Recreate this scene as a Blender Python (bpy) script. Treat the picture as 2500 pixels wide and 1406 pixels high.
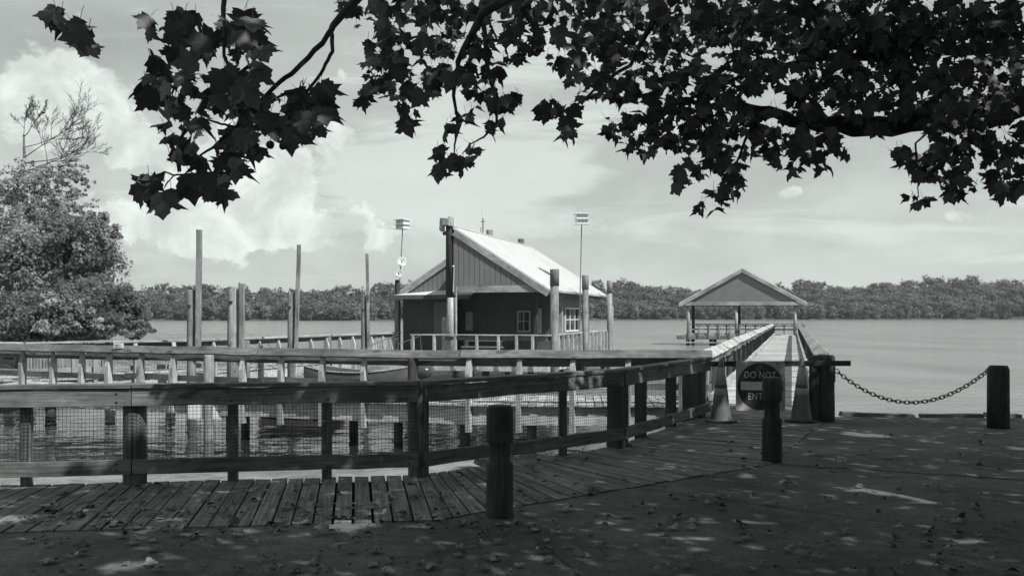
import bpy, math, random
import numpy as np
from mathutils import Vector, Matrix
R = math.radians
random.seed(7); rng = np.random.default_rng(11)
sc = bpy.context.scene
for o in list(bpy.data.objects): bpy.data.objects.remove(o)

# ---------------------------------------------------------------- camera
F = 2400.0; HY = 772.0; EYE = 1.55
cam = bpy.data.objects.new("camera", bpy.data.cameras.new("camera"))
sc.collection.objects.link(cam); sc.camera = cam
cam.location = (0, 0, EYE); cam.rotation_euler = (R(90), 0, 0)
cam.data.sensor_width = 36; cam.data.lens = 36*F/2500
cam.data.shift_y = (HY-703)/2500
cam.data.clip_start = 0.1; cam.data.clip_end = 6000

def at(px, py, Y):                      # a point seen at a pixel, at depth Y
    return Vector(((px-1250)/F*Y, Y, EYE-(py-HY)/F*Y))
def gr(px, py, z=0.0):                  # a point seen at a pixel, on level z
    Y = (EYE-z)*F/(py-HY); return Vector(((px-1250)/F*Y, Y, z))

# ---------------------------------------------------------------- light
SUN = Vector((0.66, -0.55, 1.0)).normalized()
sun = bpy.data.objects.new("sun", bpy.data.lights.new("sun", 'SUN'))
sc.collection.objects.link(sun)
sun.data.energy = 5.0; sun.data.angle = R(0.53); sun.data.color = (1.0, .985, .955)
sun.rotation_euler = SUN.to_track_quat('Z', 'Y').to_euler()
sc.view_settings.view_transform = 'Standard'; sc.view_settings.look = 'None'
sc.view_settings.exposure = 0.5; sc.view_settings.gamma = 1

W = bpy.data.worlds.new("World"); sc.world = W; W.use_nodes = True
nt = W.node_tree; nt.nodes.clear()
class NG:
    def __init__(s, nt): s.nt = nt
    def n(s, t, **k):
        x = s.nt.nodes.new(t)
        for a, b in k.items(): setattr(x, a, b)
        return x
    def put(s, sock, v):
        if isinstance(v, bpy.types.NodeSocket): s.nt.links.new(v, sock)
        elif v is not None: sock.default_value = v
    def m(s, op, a, b=None, c=None, clamp=False):
        x = s.n('ShaderNodeMath', operation=op, use_clamp=clamp)
        s.put(x.inputs[0], a)
        if b is not None: s.put(x.inputs[1], b)
        if c is not None: s.put(x.inputs[2], c)
        return x.outputs[0]
    def sm(s, v, a, b, lo=0., hi=1.):
        x = s.n('ShaderNodeMapRange', interpolation_type='SMOOTHSTEP')
        s.put(x.inputs[0], v); s.put(x.inputs[1], a); s.put(x.inputs[2], b); s.put(x.inputs[3], lo); s.put(x.inputs[4], hi)
        return x.outputs[0]
    def comb(s, x, y, z=0.):
        c = s.n('ShaderNodeCombineXYZ')
        for i, v in enumerate((x, y, z)): s.put(c.inputs[i], v)
        return c.outputs[0]
    def noise(s, vec, scale, detail=4., rough=.5, dist=0.):
        x = s.n('ShaderNodeTexNoise'); s.put(x.inputs['Vector'], vec)
        s.put(x.inputs['Scale'], scale); s.put(x.inputs['Detail'], detail); s.put(x.inputs['Roughness'], rough); s.put(x.inputs['Distortion'], dist)
        return x.outputs[0]
    def mix(s, f, a, b):
        x = s.n('ShaderNodeMix', data_type='FLOAT'); s.put(x.inputs[0], f); s.put(x.inputs[2], a); s.put(x.inputs[3], b)
        return x.outputs[0]
g = NG(nt)
tc = g.n('ShaderNodeTexCoord'); sep = g.n('ShaderNodeSeparateXYZ'); nt.links.new(tc.outputs['Generated'], sep.inputs[0])
sky = g.n('ShaderNodeTexSky', sky_type='NISHITA'); sky.sun_disc = False
sky.sun_elevation = math.asin(SUN.z); sky.sun_rotation = math.atan2(SUN.x, SUN.y)
sky.air_density = 1.0; sky.dust_density = 2.0
bw = g.n('ShaderNodeRGBToBW'); nt.links.new(sky.outputs[0], bw.inputs[0])
az = g.m('ARCTAN2', sep.outputs[0], sep.outputs[1]); el = g.m('ARCSINE', sep.outputs[2])
U = g.m('MULTIPLY', az, F/1000.); V = g.m('MULTIPLY', el, F/1000.)     # thousands of photo pixels of angle
vec = g.comb(U, V, 0.)
n1 = g.noise(vec, 6.5, 13., .62, .3)
n1b = g.noise(g.comb(U, g.m('MULTIPLY', V, 2.2), 7.), 2.6, 8., .6, .4)
n2 = g.noise(g.comb(U, g.m('MULTIPLY', V, 5.0), 3.), 2.0, 9., .58, .6)      # flat bands
n3 = g.noise(g.comb(U, g.m('MULTIPLY', V, 1.6), 1.), 2.6, 7., .6, .3)
def blob(px, py, rx, ry):
    a = g.m('MULTIPLY', g.m('SUBTRACT', U, math.atan((px-1250)/F)*F/1000), 1000./rx)
    b = g.m('MULTIPLY', g.m('SUBTRACT', V, math.atan((HY-py)/F)*F/1000), 1000./ry)
    d = g.m('ADD', g.m('MULTIPLY', a, a), g.m('MULTIPLY', b, b))
    return g.m('EXPONENT', g.m('MULTIPLY', d, -1.))
def total(bl, amp=1.):
    t = None
    for b in bl:
        x = g.m('MULTIPLY', blob(*b[:4]), b[4]*amp)
        t = x if t is None else g.m('ADD', t, x)
    return t
bias = total([(200, 280, 160, 90, .36), (60, 330, 140, 120, .22), (330, 390, 60, 40, .30), (620, 420, 180, 110, .36), (840, 320, 75, 60, .22), (700, 590, 420, 60, .22), (520, 500, 150, 70, .2),
              (430, 560, 200, 80, .18), (1910, 486, 75, 18, .22), (1945, 462, 34, 22, .15), (2380, 545, 80, 30, .22), (838, 195, 44, 30, .22), (480, 80, 400, 50, .12), (1320, 190, 80, 40, .12)])
m1 = g.m('ADD', g.m('MULTIPLY', n1, .6), g.m('MULTIPLY', n1b, .4))
cum = g.sm(g.m('ADD', m1, bias), .67, .725)
cumsh = g.sm(g.noise(g.comb(g.m('ADD', U, .03), g.m('SUBTRACT', V, .05), 0.), 7., 9., .6, .35), .38, .66)
bandm = total([(1150, 420, 420, 130, .22), (1000, 470, 260, 60, .16), (1350, 220, 280, 110, .20), (1100, 560, 500, 40, .12)])
band = g.sm(g.m('ADD', n2, bandm), .54, .72)
dark = total([(260, 150, 230, 70, 1.), (560, 480, 160, 60, .35), (900, 370, 140, 26, .6), (1000, 250, 200, 60, .4), (1400, 330, 260, 60, .35)])
base = g.m('MINIMUM', g.m('MULTIPLY', bw.outputs[0], .55), 4.6)
base = g.mix(.8, base, g.sm(V, .0, .55, 4.35, 3.35))
base = g.m('MULTIPLY', base, g.m('SUBTRACT', 1.03, g.m('MULTIPLY', dark, .2)))
base = g.m('MULTIPLY', base, g.sm(n3, .3, .7, .88, 1.1))
cloudv = g.mix(cumsh, 4.2, 6.0)
v = g.mix(g.m('MULTIPLY', band, .6), base, 5.1)
v = g.mix(g.m('MULTIPLY', cum, .88), v, cloudv)
tint = g.n('ShaderNodeCombineColor')
g.put(tint.inputs[0], g.m('MULTIPLY', v, .925)); g.put(tint.inputs[1], v); g.put(tint.inputs[2], g.m('MULTIPLY', v, .965))
bg = g.n('ShaderNodeBackground'); nt.links.new(tint.outputs[0], bg.inputs[0]); bg.inputs[1].default_value = 0.122
wo = g.n('ShaderNodeOutputWorld'); nt.links.new(bg.outputs[0], wo.inputs[0])
W.cycles.sampling_method = 'AUTOMATIC'

# ---------------------------------------------------------------- materials
def col(v): return (v*.965, v, v*1.005, 1)
def newmat(name):
    m = bpy.data.materials.new(name); m.use_nodes = True
    t = m.node_tree; b = t.nodes['Principled BSDF']; return m, NG(t), b
def setcol(G, b, val):
    c = G.n('ShaderNodeCombineColor')
    G.put(c.inputs[0], G.m('MULTIPLY', val, .965)); G.put(c.inputs[1], val); G.put(c.inputs[2], G.m('MULTIPLY', val, 1.005))
    G.nt.links.new(c.outputs[0], b.inputs['Base Color'])
def bump(G, b, h, strength, dist=.01):
    x = G.n('ShaderNodeBump'); G.put(x.inputs['Height'], h); x.inputs['Strength'].default_value = strength; x.inputs['Distance'].default_value = dist
    G.nt.links.new(x.outputs[0], b.inputs['Normal'])
def wood(name, v, contrast=.35, rough=.8, bmp=.5, fine=1.):
    m, G, b = newmat(name)
    uv = G.n('ShaderNodeUVMap', uv_map='grain'); s = G.n('ShaderNodeSeparateXYZ'); G.nt.links.new(uv.outputs[0], s.inputs[0])
    u, w = s.outputs[0], s.outputs[1]
    a = G.noise(G.comb(G.m('MULTIPLY', u, 1.6), G.m('MULTIPLY', w, 42.*fine)), 1., 5., .6, .6)       # grain
    c = G.noise(G.comb(G.m('MULTIPLY', u, 5.), G.m('MULTIPLY', w, 170.*fine)), 1., 3., .6)           # checks
    d = G.noise(G.comb(G.m('MULTIPLY', u, .8), G.m('MULTIPLY', w, 1.3), 4.), 1., 3., .5)             # board to board
    e = G.noise(G.comb(G.m('MULTIPLY', u, 7.), G.m('MULTIPLY', w, 9.), 9.), 1., 5., .6)              # stains
    val = G.m('MULTIPLY', v, G.sm(a, .28, .72, 1-contrast, 1+contrast))
    val = G.m('MULTIPLY', val, G.sm(d, .3, .7, .68, 1.32))
    val = G.m('MULTIPLY', val, G.sm(e, .3, .7, .8, 1.15))
    val = G.m('MULTIPLY', val, G.sm(c, .26, .42, .45, 1.))
    kn = G.noise(G.comb(G.m('MULTIPLY', u, 2.6), G.m('MULTIPLY', w, 7.), 21.), 1., 1., .4)
    val = G.m('MULTIPLY', val, G.sm(kn, .66, .74, 1., .45))
    setcol(G, b, val); b.inputs['Roughness'].default_value = rough; b.inputs['Specular IOR Level'].default_value = .25
    bump(G, b, G.m('ADD', a, G.m('MULTIPLY', c, .8)), bmp, .006)
    return m
def plain(name, v, rough=.6, var=.12, scale=6., bmp=.15, metal=0., spec=.3, double=False):
    m, G, b = newmat(name)
    tcn = G.n('ShaderNodeTexCoord'); p = tcn.outputs['Object']
    a = G.noise(p, scale, 6., .6); c = G.noise(p, scale*9, 3., .6)
    val = G.m('MULTIPLY', v, G.sm(a, .3, .7, 1-var, 1+var)); val = G.m('MULTIPLY', val, G.sm(c, .3, .7, 1-var*.6, 1+var*.6))
    setcol(G, b, val); b.inputs['Roughness'].default_value = rough; b.inputs['Metallic'].default_value = metal
    b.inputs['Specular IOR Level'].default_value = spec
    if bmp: bump(G, b, G.m('ADD', a, G.m('MULTIPLY', c, .4)), bmp, .01)
    return m
def leafmat(name, v, var=.35, scale=.6, trans=0., rough=.6):
    m, G, b = newmat(name)
    gm = G.n('ShaderNodeNewGeometry'); tcn = G.n('ShaderNodeTexCoord'); oi = G.n('ShaderNodeObjectInfo')
    a = G.noise(tcn.outputs['Object'], scale, 3., .6)
    r = G.m('MULTIPLY_ADD', gm.outputs['Random Per Island'], var, 1-var/2)
    val = G.m('MULTIPLY', G.m('MULTIPLY', v, r), G.sm(a, .3, .7, 1-var, 1+var))
    val = G.m('MULTIPLY', val, G.m('MULTIPLY_ADD', oi.outputs['Random'], .5, .75))
    setcol(G, b, val); b.inputs['Roughness'].default_value = rough; b.inputs['Specular IOR Level'].default_value = .3
    if trans:
        t = G.n('ShaderNodeBsdfTranslucent'); t.inputs[0].default_value = col(v*1.2)
        mx = G.n('ShaderNodeMixShader'); mx.inputs[0].default_value = trans
        G.nt.links.new(b.outputs[0], mx.inputs[1]); G.nt.links.new(t.outputs[0], mx.inputs[2])
        G.nt.links.new(mx.outputs[0], G.nt.nodes['Material Output'].inputs[0])
    return m
M = {}
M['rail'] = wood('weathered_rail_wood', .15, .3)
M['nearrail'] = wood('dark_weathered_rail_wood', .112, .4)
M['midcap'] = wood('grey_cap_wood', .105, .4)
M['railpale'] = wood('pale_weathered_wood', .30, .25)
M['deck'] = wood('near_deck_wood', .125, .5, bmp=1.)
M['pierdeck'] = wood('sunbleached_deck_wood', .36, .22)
M['pile'] = wood('pile_wood', .17, .3, fine=.5)
M['darkpile'] = wood('tarred_post_wood', .045, .35, fine=.5)
M['rim'] = wood('rim_board_wood', .40, .25)
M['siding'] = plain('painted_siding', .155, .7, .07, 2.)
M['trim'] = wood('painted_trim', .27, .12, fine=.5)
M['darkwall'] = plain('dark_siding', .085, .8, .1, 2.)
M['white'] = plain('white_paint', .58, .5, .06)
M['dimwhite'] = plain('dimmed_white_paint', .28, .6, .1)  # white paint with the porch shade put into its colour
M['signgrey'] = plain('sign_sheet', .26, .5, .12)
M['signred'] = plain('sign_disc_paint', .02, .5, .2)
M['signwhite'] = plain('sign_lettering', .42, .5, .1)
M['roof'] = plain('pale_metal_roof', .5, .45, .05, 1.2, .04)
M['metal'] = plain('dull_metal', .16, .45, .15, metal=.3)
M['darkmetal'] = plain('dark_steel', .03, .6, .3, 20.)
M['wire'] = plain('galvanised_wire', .035, .6, .2, 10., 0)
M['cone'] = plain('cone_plastic', .085, .55, .15, 9.)
M['conestripe'] = plain('cone_reflective_band', .24, .4, .08, 9.)
M['conedark'] = plain('cone_gap_plastic', .06, .55, .15, 9.)
M['rubber'] = plain('black_rubber', .035, .7, .2)
M['glass'] = plain('window_glass', .02, .06, .0, 3., 0, spec=.6)
M['hull'] = plain('hull_paint', .06, .35, .15, 3.)
M['float'] = plain('buoy_plastic', .05, .25, .1, 3.)
M['bark'] = plain('bark', .05, .9, .35, 12., .6)
M['greybark'] = plain('grey_bark', .12, .9, .3, 12., .4)
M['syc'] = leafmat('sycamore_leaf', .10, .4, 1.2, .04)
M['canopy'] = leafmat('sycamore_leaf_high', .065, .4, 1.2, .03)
M['bush'] = leafmat('bank_tree_leaf', .19, .6, .8, .5)
M['bushpale'] = leafmat('bank_tree_leaf_pale', .27, .6, .8, .35)
M['far'] = leafmat('far_wood_leaf', .15, .5, .08, .35)
M['farpale'] = leafmat('far_shore_leaf', .20, .4, .1, .35)
M['under'] = plain('wooded_slope', .05, .95, .3, .2, 0)
M['litter'] = leafmat('dry_leaf', .12, .8, 2., 0.)

def mat_pave():
    m, G, b = newmat('old_asphalt')
    p = G.n('ShaderNodeTexCoord').outputs['Object']
    a = G.noise(p, .8, 5., .6); c = G.noise(p, 60., 4., .7); d = G.noise(p, 7., 6., .65)
    vo = G.n('ShaderNodeTexVoronoi'); G.put(vo.inputs['Vector'], p); vo.inputs['Scale'].default_value = 90.
    val = G.m('MULTIPLY', .078, G.sm(a, .3, .7, .6, 1.4)); val = G.m('MULTIPLY', val, G.sm(c, .3, .7, .6, 1.5)); val = G.m('MULTIPLY', val, G.sm(d, .3, .7, .8, 1.2))
    setcol(G, b, val); b.inputs['Roughness'].default_value = .85; b.inputs['Specular IOR Level'].default_value = .2
    bump(G, b, G.m('ADD', G.m('MULTIPLY', vo.outputs[0], .6), G.m('ADD', c, d)), .7, .006); return m
M['pave'] = mat_pave()
M['crack'] = plain('joint_dirt', .05, .95, .3, 20.)
def mat_ground():
    m, G, b = newmat('sandy_bank')
    p = G.n('ShaderNodeTexCoord').outputs['Object']
    a = G.noise(p, 1.5, 7., .65, .4); c = G.noise(p, 30., 5., .7)
    val = G.m('MULTIPLY', .15, G.sm(a, .32, .66, .55, 1.3)); val = G.m('MULTIPLY', val, G.sm(c, .3, .7, .7, 1.25))
    setcol(G, b, val); b.inputs['Roughness'].default_value = .95; bump(G, b, G.m('ADD', a, c), .6, .03); return m
M['ground'] = mat_ground()
def mat_water():
    m, G, b = newmat('lake_water')
    p = G.n('ShaderNodeTexCoord').outputs['Object']; s = G.n('ShaderNodeSeparateXYZ'); G.nt.links.new(p, s.inputs[0])
    X, Y = s.outputs[0], s.outputs[1]
    open_ = G.sm(G.m('ADD', Y, G.m('MULTIPLY', G.sm(X, 1., 6.), 14.)), 22., 34.)      # sheltered inlet is calm, open lake is rippled
    a = G.noise(G.comb(X, G.m('MULTIPLY', Y, 1.5)), 1.1, 3., .5, .5)
    c = G.noise(G.comb(X, G.m('MULTIPLY', Y, 1.7)), 4.5, 4., .6, .3)
    d = G.noise(G.comb(X, G.m('MULTIPLY', Y, 1.3)), .35, 2., .5)
    gst = G.sm(G.noise(G.comb(G.m('MULTIPLY', X, .5), Y), .12, 3., .6), .35, .65, .45, 1.25)      # gusts roughen patches
    h = G.m('ADD', G.m('MULTIPLY', a, G.mix(open_, .17, .35)), G.m('MULTIPLY', c, G.m('MULTIPLY', G.mix(open_, .004, .34), gst)))
    h = G.m('ADD', h, G.m('MULTIPLY', d, G.mix(open_, .10, .25)))
    patch = G.noise(G.comb(G.m('MULTIPLY', X, .35), G.m('MULTIPLY', Y, .08)), .4, 4., .6)
    setcol(G, b, G.m('MULTIPLY', G.mix(open_, .02, .21), G.sm(patch, .3, .7, .85, 1.15)))
    G.put(b.inputs['Roughness'], G.mix(open_, .015, .10)); b.inputs['IOR'].default_value = 1.33
    x = G.n('ShaderNodeBump'); G.put(x.inputs['Height'], h); x.inputs['Strength'].default_value = 1.; x.inputs['Distance'].default_value = .22
    G.nt.links.new(x.outputs[0], b.inputs['Normal']); return m
M['water'] = mat_water()

# ---------------------------------------------------------------- mesh builder
UP = Vector((0, 0, 1))
class MB:
    def __init__(s): s.v = []; s.f = []; s.uv = []; s.mi = []
    def face(s, idx, uvs, mi=0): s.f.append(idx); s.uv.append(uvs); s.mi.append(mi)
    def quad(s, a, b, c, d, mi=0):
        n = len(s.v); s.v += [Vector(a), Vector(b), Vector(c), Vector(d)]
        u = (Vector(b)-Vector(a)).length; w = (Vector(d)-Vector(a)).length; o = (random.uniform(0, 90), random.uniform(0, 90))
        s.face((n, n+1, n+2, n+3), [(o[0], o[1]), (o[0]+u, o[1]), (o[0]+u, o[1]+w), (o[0], o[1]+w)], mi)
    def poly(s, pts, mi=0):
        n = len(s.v); s.v += [Vector(p) for p in pts]; o = random.uniform(0, 90)
        s.face(tuple(range(n, n+len(pts))), [(p[0]+o, p[1]+p[2]*.7) for p in pts], mi)
    def beam(s, p0, p1, w, h, up=UP, mi=0, seg=1, wob=0., jit=0., prof=None):
        """bar from p0 to p1; w across, h along up; profile corners chamfered a little"""
        p0, p1 = Vector(p0), Vector(p1); t = (p1-p0); L = t.length
        if L < 1e-6: return
        t = t/L; a = t.cross(Vector(up))
        if a.length < 1e-4: a = t.cross(Vector((0, 1, 0)))
        a.normalize(); b = a.cross(t).normalized()
        c = min(w, h)*.10
        if prof is None:
            prof = [(-w/2+c, -h/2), (w/2-c, -h/2), (w/2, -h/2+c), (w/2, h/2-c), (w/2-c, h/2), (-w/2+c, h/2), (-w/2, h/2-c), (-w/2, -h/2+c)]
        k = len(prof); n0 = len(s.v); ou, ov = random.uniform(0, 90), random.uniform(0, 90)
        per = [0]
        for i in range(k):
            q, r_ = prof[i], prof[(i+1) % k]; per.append(per[-1]+math.hypot(q[0]-r_[0], q[1]-r_[1]))
        off = [Vector((0, 0, 0))]
        for j in range(seg+1):
            o = Vector((0, 0, 0))
            if wob and 0 < j < seg: o = a*random.uniform(-wob, wob)+b*random.uniform(-wob, wob)
            e = jit if j in (0, seg) else 0
            for (x, y) in prof:
                s.v.append(p0+t*(L*j/seg)+o+a*x+b*y+t*random.uniform(-e, e))
        for j in range(seg):
            for i in range(k):
                i2 = (i+1) % k
                s.face((n0+j*k+i, n0+j*k+i2, n0+(j+1)*k+i2, n0+(j+1)*k+i),
                       [(ou+L*j/seg, ov+per[i]), (ou+L*j/seg, ov+per[i+1]), (ou+L*(j+1)/seg, ov+per[i+1]), (ou+L*(j+1)/seg, ov+per[i])], mi)
        s.face(tuple(n0+i for i in reversed(range(k))), [(ou+prof[i][0], ov+prof[i][1]) for i in reversed(range(k))], mi)
        s.face(tuple(n0+seg*k+i for i in range(k)), [(ou+prof[i][0], ov+prof[i][1]) for i in range(k)], mi)
    def lathe(s, base, prof, n=16, axis=UP, mi=0, wob=0., sq=None):
        """profile [(r, z)] turned about axis from base"""
        base = Vector(base); ax = Vector(axis).normalized(); a = ax.orthogonal().normalized(); b = ax.cross(a)
        n0 = len(s.v); ou, ov = random.uniform(0, 90), random.uniform(0, 90)
        lob = [1+random.uniform(-wob, wob) for _ in range(n)]
        for (r, z) in prof:
            for i in range(n):
                th = 2*math.pi*i/n; s.v.append(base+ax*z+(a*math.cos(th)+b*math.sin(th))*r*lob[i])
        rm = max(r for r, z in prof)
        for j in range(len(prof)-1):
            for i in range(n):
                i2 = (i+1) % n; c0, c1 = 2*math.pi*rm*i/n, 2*math.pi*rm*(i+1)/n; z0, z1 = prof[j][1], prof[j+1][1]
                s.face((n0+j*n+i, n0+j*n+i2, n0+(j+1)*n+i2, n0+(j+1)*n+i), [(ou+z0, ov+c0), (ou+z0, ov+c1), (ou+z1, ov+c1), (ou+z1, ov+c0)], mi)
        s.face(tuple(n0+i for i in reversed(range(n))), [(ou, ov)]*n, mi)
        q = n0+(len(prof)-1)*n
        s.face(tuple(q+i for i in range(n)), [(ou+math.cos(2*math.pi*i/n)*rm, ov+math.sin(2*math.pi*i/n)*rm) for i in range(n)], mi)
    def tube(s, pts, radii, n=6, mi=0, cap=True):
        pts = [Vector(p) for p in pts]
        if not isinstance(radii, (list, tuple)): radii = [radii]*len(pts)
        n0 = len(s.v); ref = None; ou, ov = random.uniform(0, 90), random.uniform(0, 90); L = 0; Ls = []
        for j, p in enumerate(pts):
            t = (pts[min(j+1, len(pts)-1)]-pts[max(j-1, 0)]).normalized()
            if j: L += (pts[j]-pts[j-1]).length
            Ls.append(L)
            if ref is None: ref = t.orthogonal()
            a = (ref-t*ref.dot(t)).normalized(); ref = a; b = t.cross(a)
            for i in range(n):
                th = 2*math.pi*i/n; s.v.append(p+(a*math.cos(th)+b*math.sin(th))*radii[j])
        for j in range(len(pts)-1):
            for i in range(n):
                i2 = (i+1) % n; w = 2*math.pi*radii[j]/n
                s.face((n0+j*n+i, n0+j*n+i2, n0+(j+1)*n+i2, n0+(j+1)*n+i), [(ou+Ls[j], ov+i*w), (ou+Ls[j], ov+(i+1)*w), (ou+Ls[j+1], ov+(i+1)*w), (ou+Ls[j+1], ov+i*w)], mi)
        if cap:
            s.face(tuple(n0+i for i in reversed(range(n))), [(0, 0)]*n, mi); q = n0+(len(pts)-1)*n
            s.face(tuple(q+i for i in range(n)), [(0, 0)]*n, mi)
    def build(s, name, mats, parent=None, smooth=False):
        me = bpy.data.meshes.new(name); me.from_pydata([tuple(v) for v in s.v], [], s.f)
        if not isinstance(mats, (list, tuple)): mats = [mats]
        for m in mats: me.materials.append(m)
        ul = me.uv_layers.new(name='grain'); flat = []
        for u in s.uv:
            for q in u: flat += [q[0], q[1]]
        ul.data.foreach_set('uv', flat)
        me.polygons.foreach_set('material_index', s.mi)
        if len(s.f) > 5 and name not in ('ground', 'hill', 'gable', 'wire_mesh'):
            import bmesh
            b_ = bmesh.new(); b_.from_mesh(me); bmesh.ops.recalc_face_normals(b_, faces=b_.faces); b_.to_mesh(me); b_.free()
        if smooth: me.polygons.foreach_set('use_smooth', [True]*len(me.polygons))
        me.update()
        o = bpy.data.objects.new(name, me); sc.collection.objects.link(o)
        if parent: o.parent = parent
        return o
def tag(o, label=None, cat=None, group=None, kind=None):
    for k, v in (('label', label), ('category', cat), ('group', group), ('kind', kind)):
        if v: o[k] = v
    return o
def thing(name, loc, label, cat, rz=0., group=None):
    o = bpy.data.objects.new(name, None); sc.collection.objects.link(o); o.location = loc; o.rotation_euler = (0, 0, rz)
    o.empty_display_size = .1
    return tag(o, label, cat, group)
class Loc:      # build in world coordinates, store relative to a thing without rotation
    pass
def bw_build(mb, name, mats, root, smooth=False):
    """mb in world coordinates; child of root (root unrotated)"""
    L = Vector(root.location); mb.v = [v-L for v in mb.v]; return mb.build(name, mats, root, smooth)
def arr_mesh(name, V_, F_, mats, parent=None, smooth=False, k=None, mi=None):
    me = bpy.data.meshes.new(name); nv = len(V_); nf = len(F_); k = F_.shape[1]
    me.vertices.add(nv); me.vertices.foreach_set('co', np.asarray(V_, np.float32).ravel())
    me.loops.add(nf*k); me.loops.foreach_set('vertex_index', F_.ravel().astype(np.int32))
    me.polygons.add(nf); me.polygons.foreach_set('loop_start', np.arange(0, nf*k, k, dtype=np.int32))
    if not isinstance(mats, (list, tuple)): mats = [mats]
    for m in mats: me.materials.append(m)
    if mi is not None: me.polygons.foreach_set('material_index', mi)
    me.update(calc_edges=True); me.validate()
    o = bpy.data.objects.new(name, me); sc.collection.objects.link(o)
    if parent: o.parent = parent
    return o
def scatter(tv, tf, P, size, N=None, spin=None, flat=0.):
    """copies of a template (tv verts nx3 with normal +z, tf faces) at P with sizes; random frames; N preferred normals"""
    n = len(P); rnd = rng.normal(size=(n, 3))
    Z = rnd if N is None else N+rnd*flat
    Z = Z/np.linalg.norm(Z, axis=1, keepdims=True)
    A = rng.normal(size=(n, 3)) if spin is None else spin+rng.normal(size=(n, 3))*.35
    X = np.cross(A, Z); X /= np.linalg.norm(X, axis=1, keepdims=True); Yv = np.cross(Z, X)
    sz = np.asarray(size).reshape(-1, 1, 1)*np.ones((n, 1, 1))
    T = tv[None]*sz
    Vv = T[:, :, 0:1]*X[:, None]+T[:, :, 1:2]*Yv[:, None]+T[:, :, 2:3]*Z[:, None]+np.asarray(P)[:, None]
    Ff = tf[None]+(np.arange(n)*len(tv))[:, None, None]
    return Vv.reshape(-1, 3), Ff.reshape(-1, tf.shape[1])

WZ = -.85
# ================================================================= SETTING
# edges of the near boardwalk (fence side and land side)
P0 = Vector((-7.2, 8.62, 0)); P1 = Vector((-3.51, 9.14, 0)); P4 = Vector((-.915, 9.56, 0)); P7 = Vector((1.24, 11.66, 0)); PE = Vector((2.94, 15.1, 0)); PP = Vector((3.55, 17.6, 0))
I0 = Vector((-7.6, 6.7, 0)); I1 = Vector((-3.15, 7.15, 0)); I4 = Vector((-.6, 7.5, 0)); I7 = Vector((2.72, 10.35, 0)); IE = Vector((4.55, 14.4, 0)); IP = Vector((5.3, 17.2, 0))
outer = [(-60, 2.0), (-7.2, 8.62), (-3.51, 9.14), (-.915, 9.56), (1.24, 11.66), (2.94, 15.1), (3.5, 15.6), (5.1, 15.5), (12.5, 14.85), (60, 13)]
def yf(x):
    return float(np.interp(x, [p[0] for p in outer], [p[1] for p in outer]))
def hgt(x, y):
    e = y-yf(x)
    if e < .15: h = -.24
    else:
        s = .035+.12*max(0, min(1, (x+.5)/2)); h = -.60-s*e
        h = max(h, -2.6)
    bank = max(0, min(1, (-10.8-x-.05*(y-20))/5.))*max(0, min(1, (y-12)/6))
    h = h*(1-bank)+(-.35+.5*bank)*bank if e > .15 else h
    return h+(.03*math.sin(x*2.1)*math.sin(y*1.7) if e > .15 else 0)
xs = list(np.arange(-60, -16, 2.))+list(np.arange(-16, 8, .3))+list(np.arange(8, 62, 2.))
ys = list(np.arange(-60, 4, 2.))+list(np.arange(4, 26, .3))+list(np.arange(26, 82, 2.))
gm_ = MB()
for y in ys:
    for x in xs: gm_.v.append(Vector((x, y, hgt(x, y))))
nx = len(xs)
for j in range(len(ys)-1):
    for i in range(nx-1):
        gm_.face((j*nx+i, j*nx+i+1, (j+1)*nx+i+1, (j+1)*nx+i), [(0, 0)]*4)
tag(gm_.build('ground', M['ground'], smooth=True), kind='structure')
w_ = MB(); w_.quad((-2500, 9.0, WZ), (2500, 9.0, WZ), (2500, 3500, WZ), (-2500, 3500, WZ)); w_.quad((-2500, -10, WZ-.002), (2500, -10, WZ-.002), (2500, 9.0, WZ-.002), (-2500, 9., WZ-.002))
tag(w_.build('water', M['water']), kind='structure')

# pavement on the land side
pv = MB()
edge = [(-40, 4.0), (I0.x, I0.y), (I1.x, I1.y), (I4.x, I4.y), (I7.x, I7.y), (IE.x, IE.y), (4.95, 15.3), (12.5, 14.8), (40, 13.6), (40, -30), (-40, -30)]
pv.poly([(x, y, -.012) for x, y in edge][::-1])
pv.v = pv.v
def crackline(pts, w=.018, z=-.008):
    for (a, b) in zip(pts[:-1], pts[1:]):
        a = Vector((a[0], a[1], z)); b = Vector((b[0], b[1], z)); n = (b-a).cross(UP).normalized()*w/2
        pv.quad(a-n, b-n, b+n, a+n, 1)
def wig(a, b, n, j):
    return [(a[0]+(b[0]-a[0])*i/n+random.uniform(-j, j), a[1]+(b[1]-a[1])*i/n+random.uniform(-j, j)) for i in range(n+1)]
c1, c2 = gr(1890, 1129), gr(2560, 1172); crackline(wig((c1.x, c1.y), (c2.x, c2.y), 18, .012), .045)
c1, c2 = gr(1560, 1188), gr(2560, 1325); crackline(wig((c1.x, c1.y), (c2.x, c2.y), 18, .008), .012)
c1, c2 = gr(1306, 1304), gr(1420, 1405); crackline(wig((c1.x, c1.y), (c2.x, c2.y), 8, .01), .014)
tag(pv.build('pavement', [M['pave'], M['crack']]), kind='structure')

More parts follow.
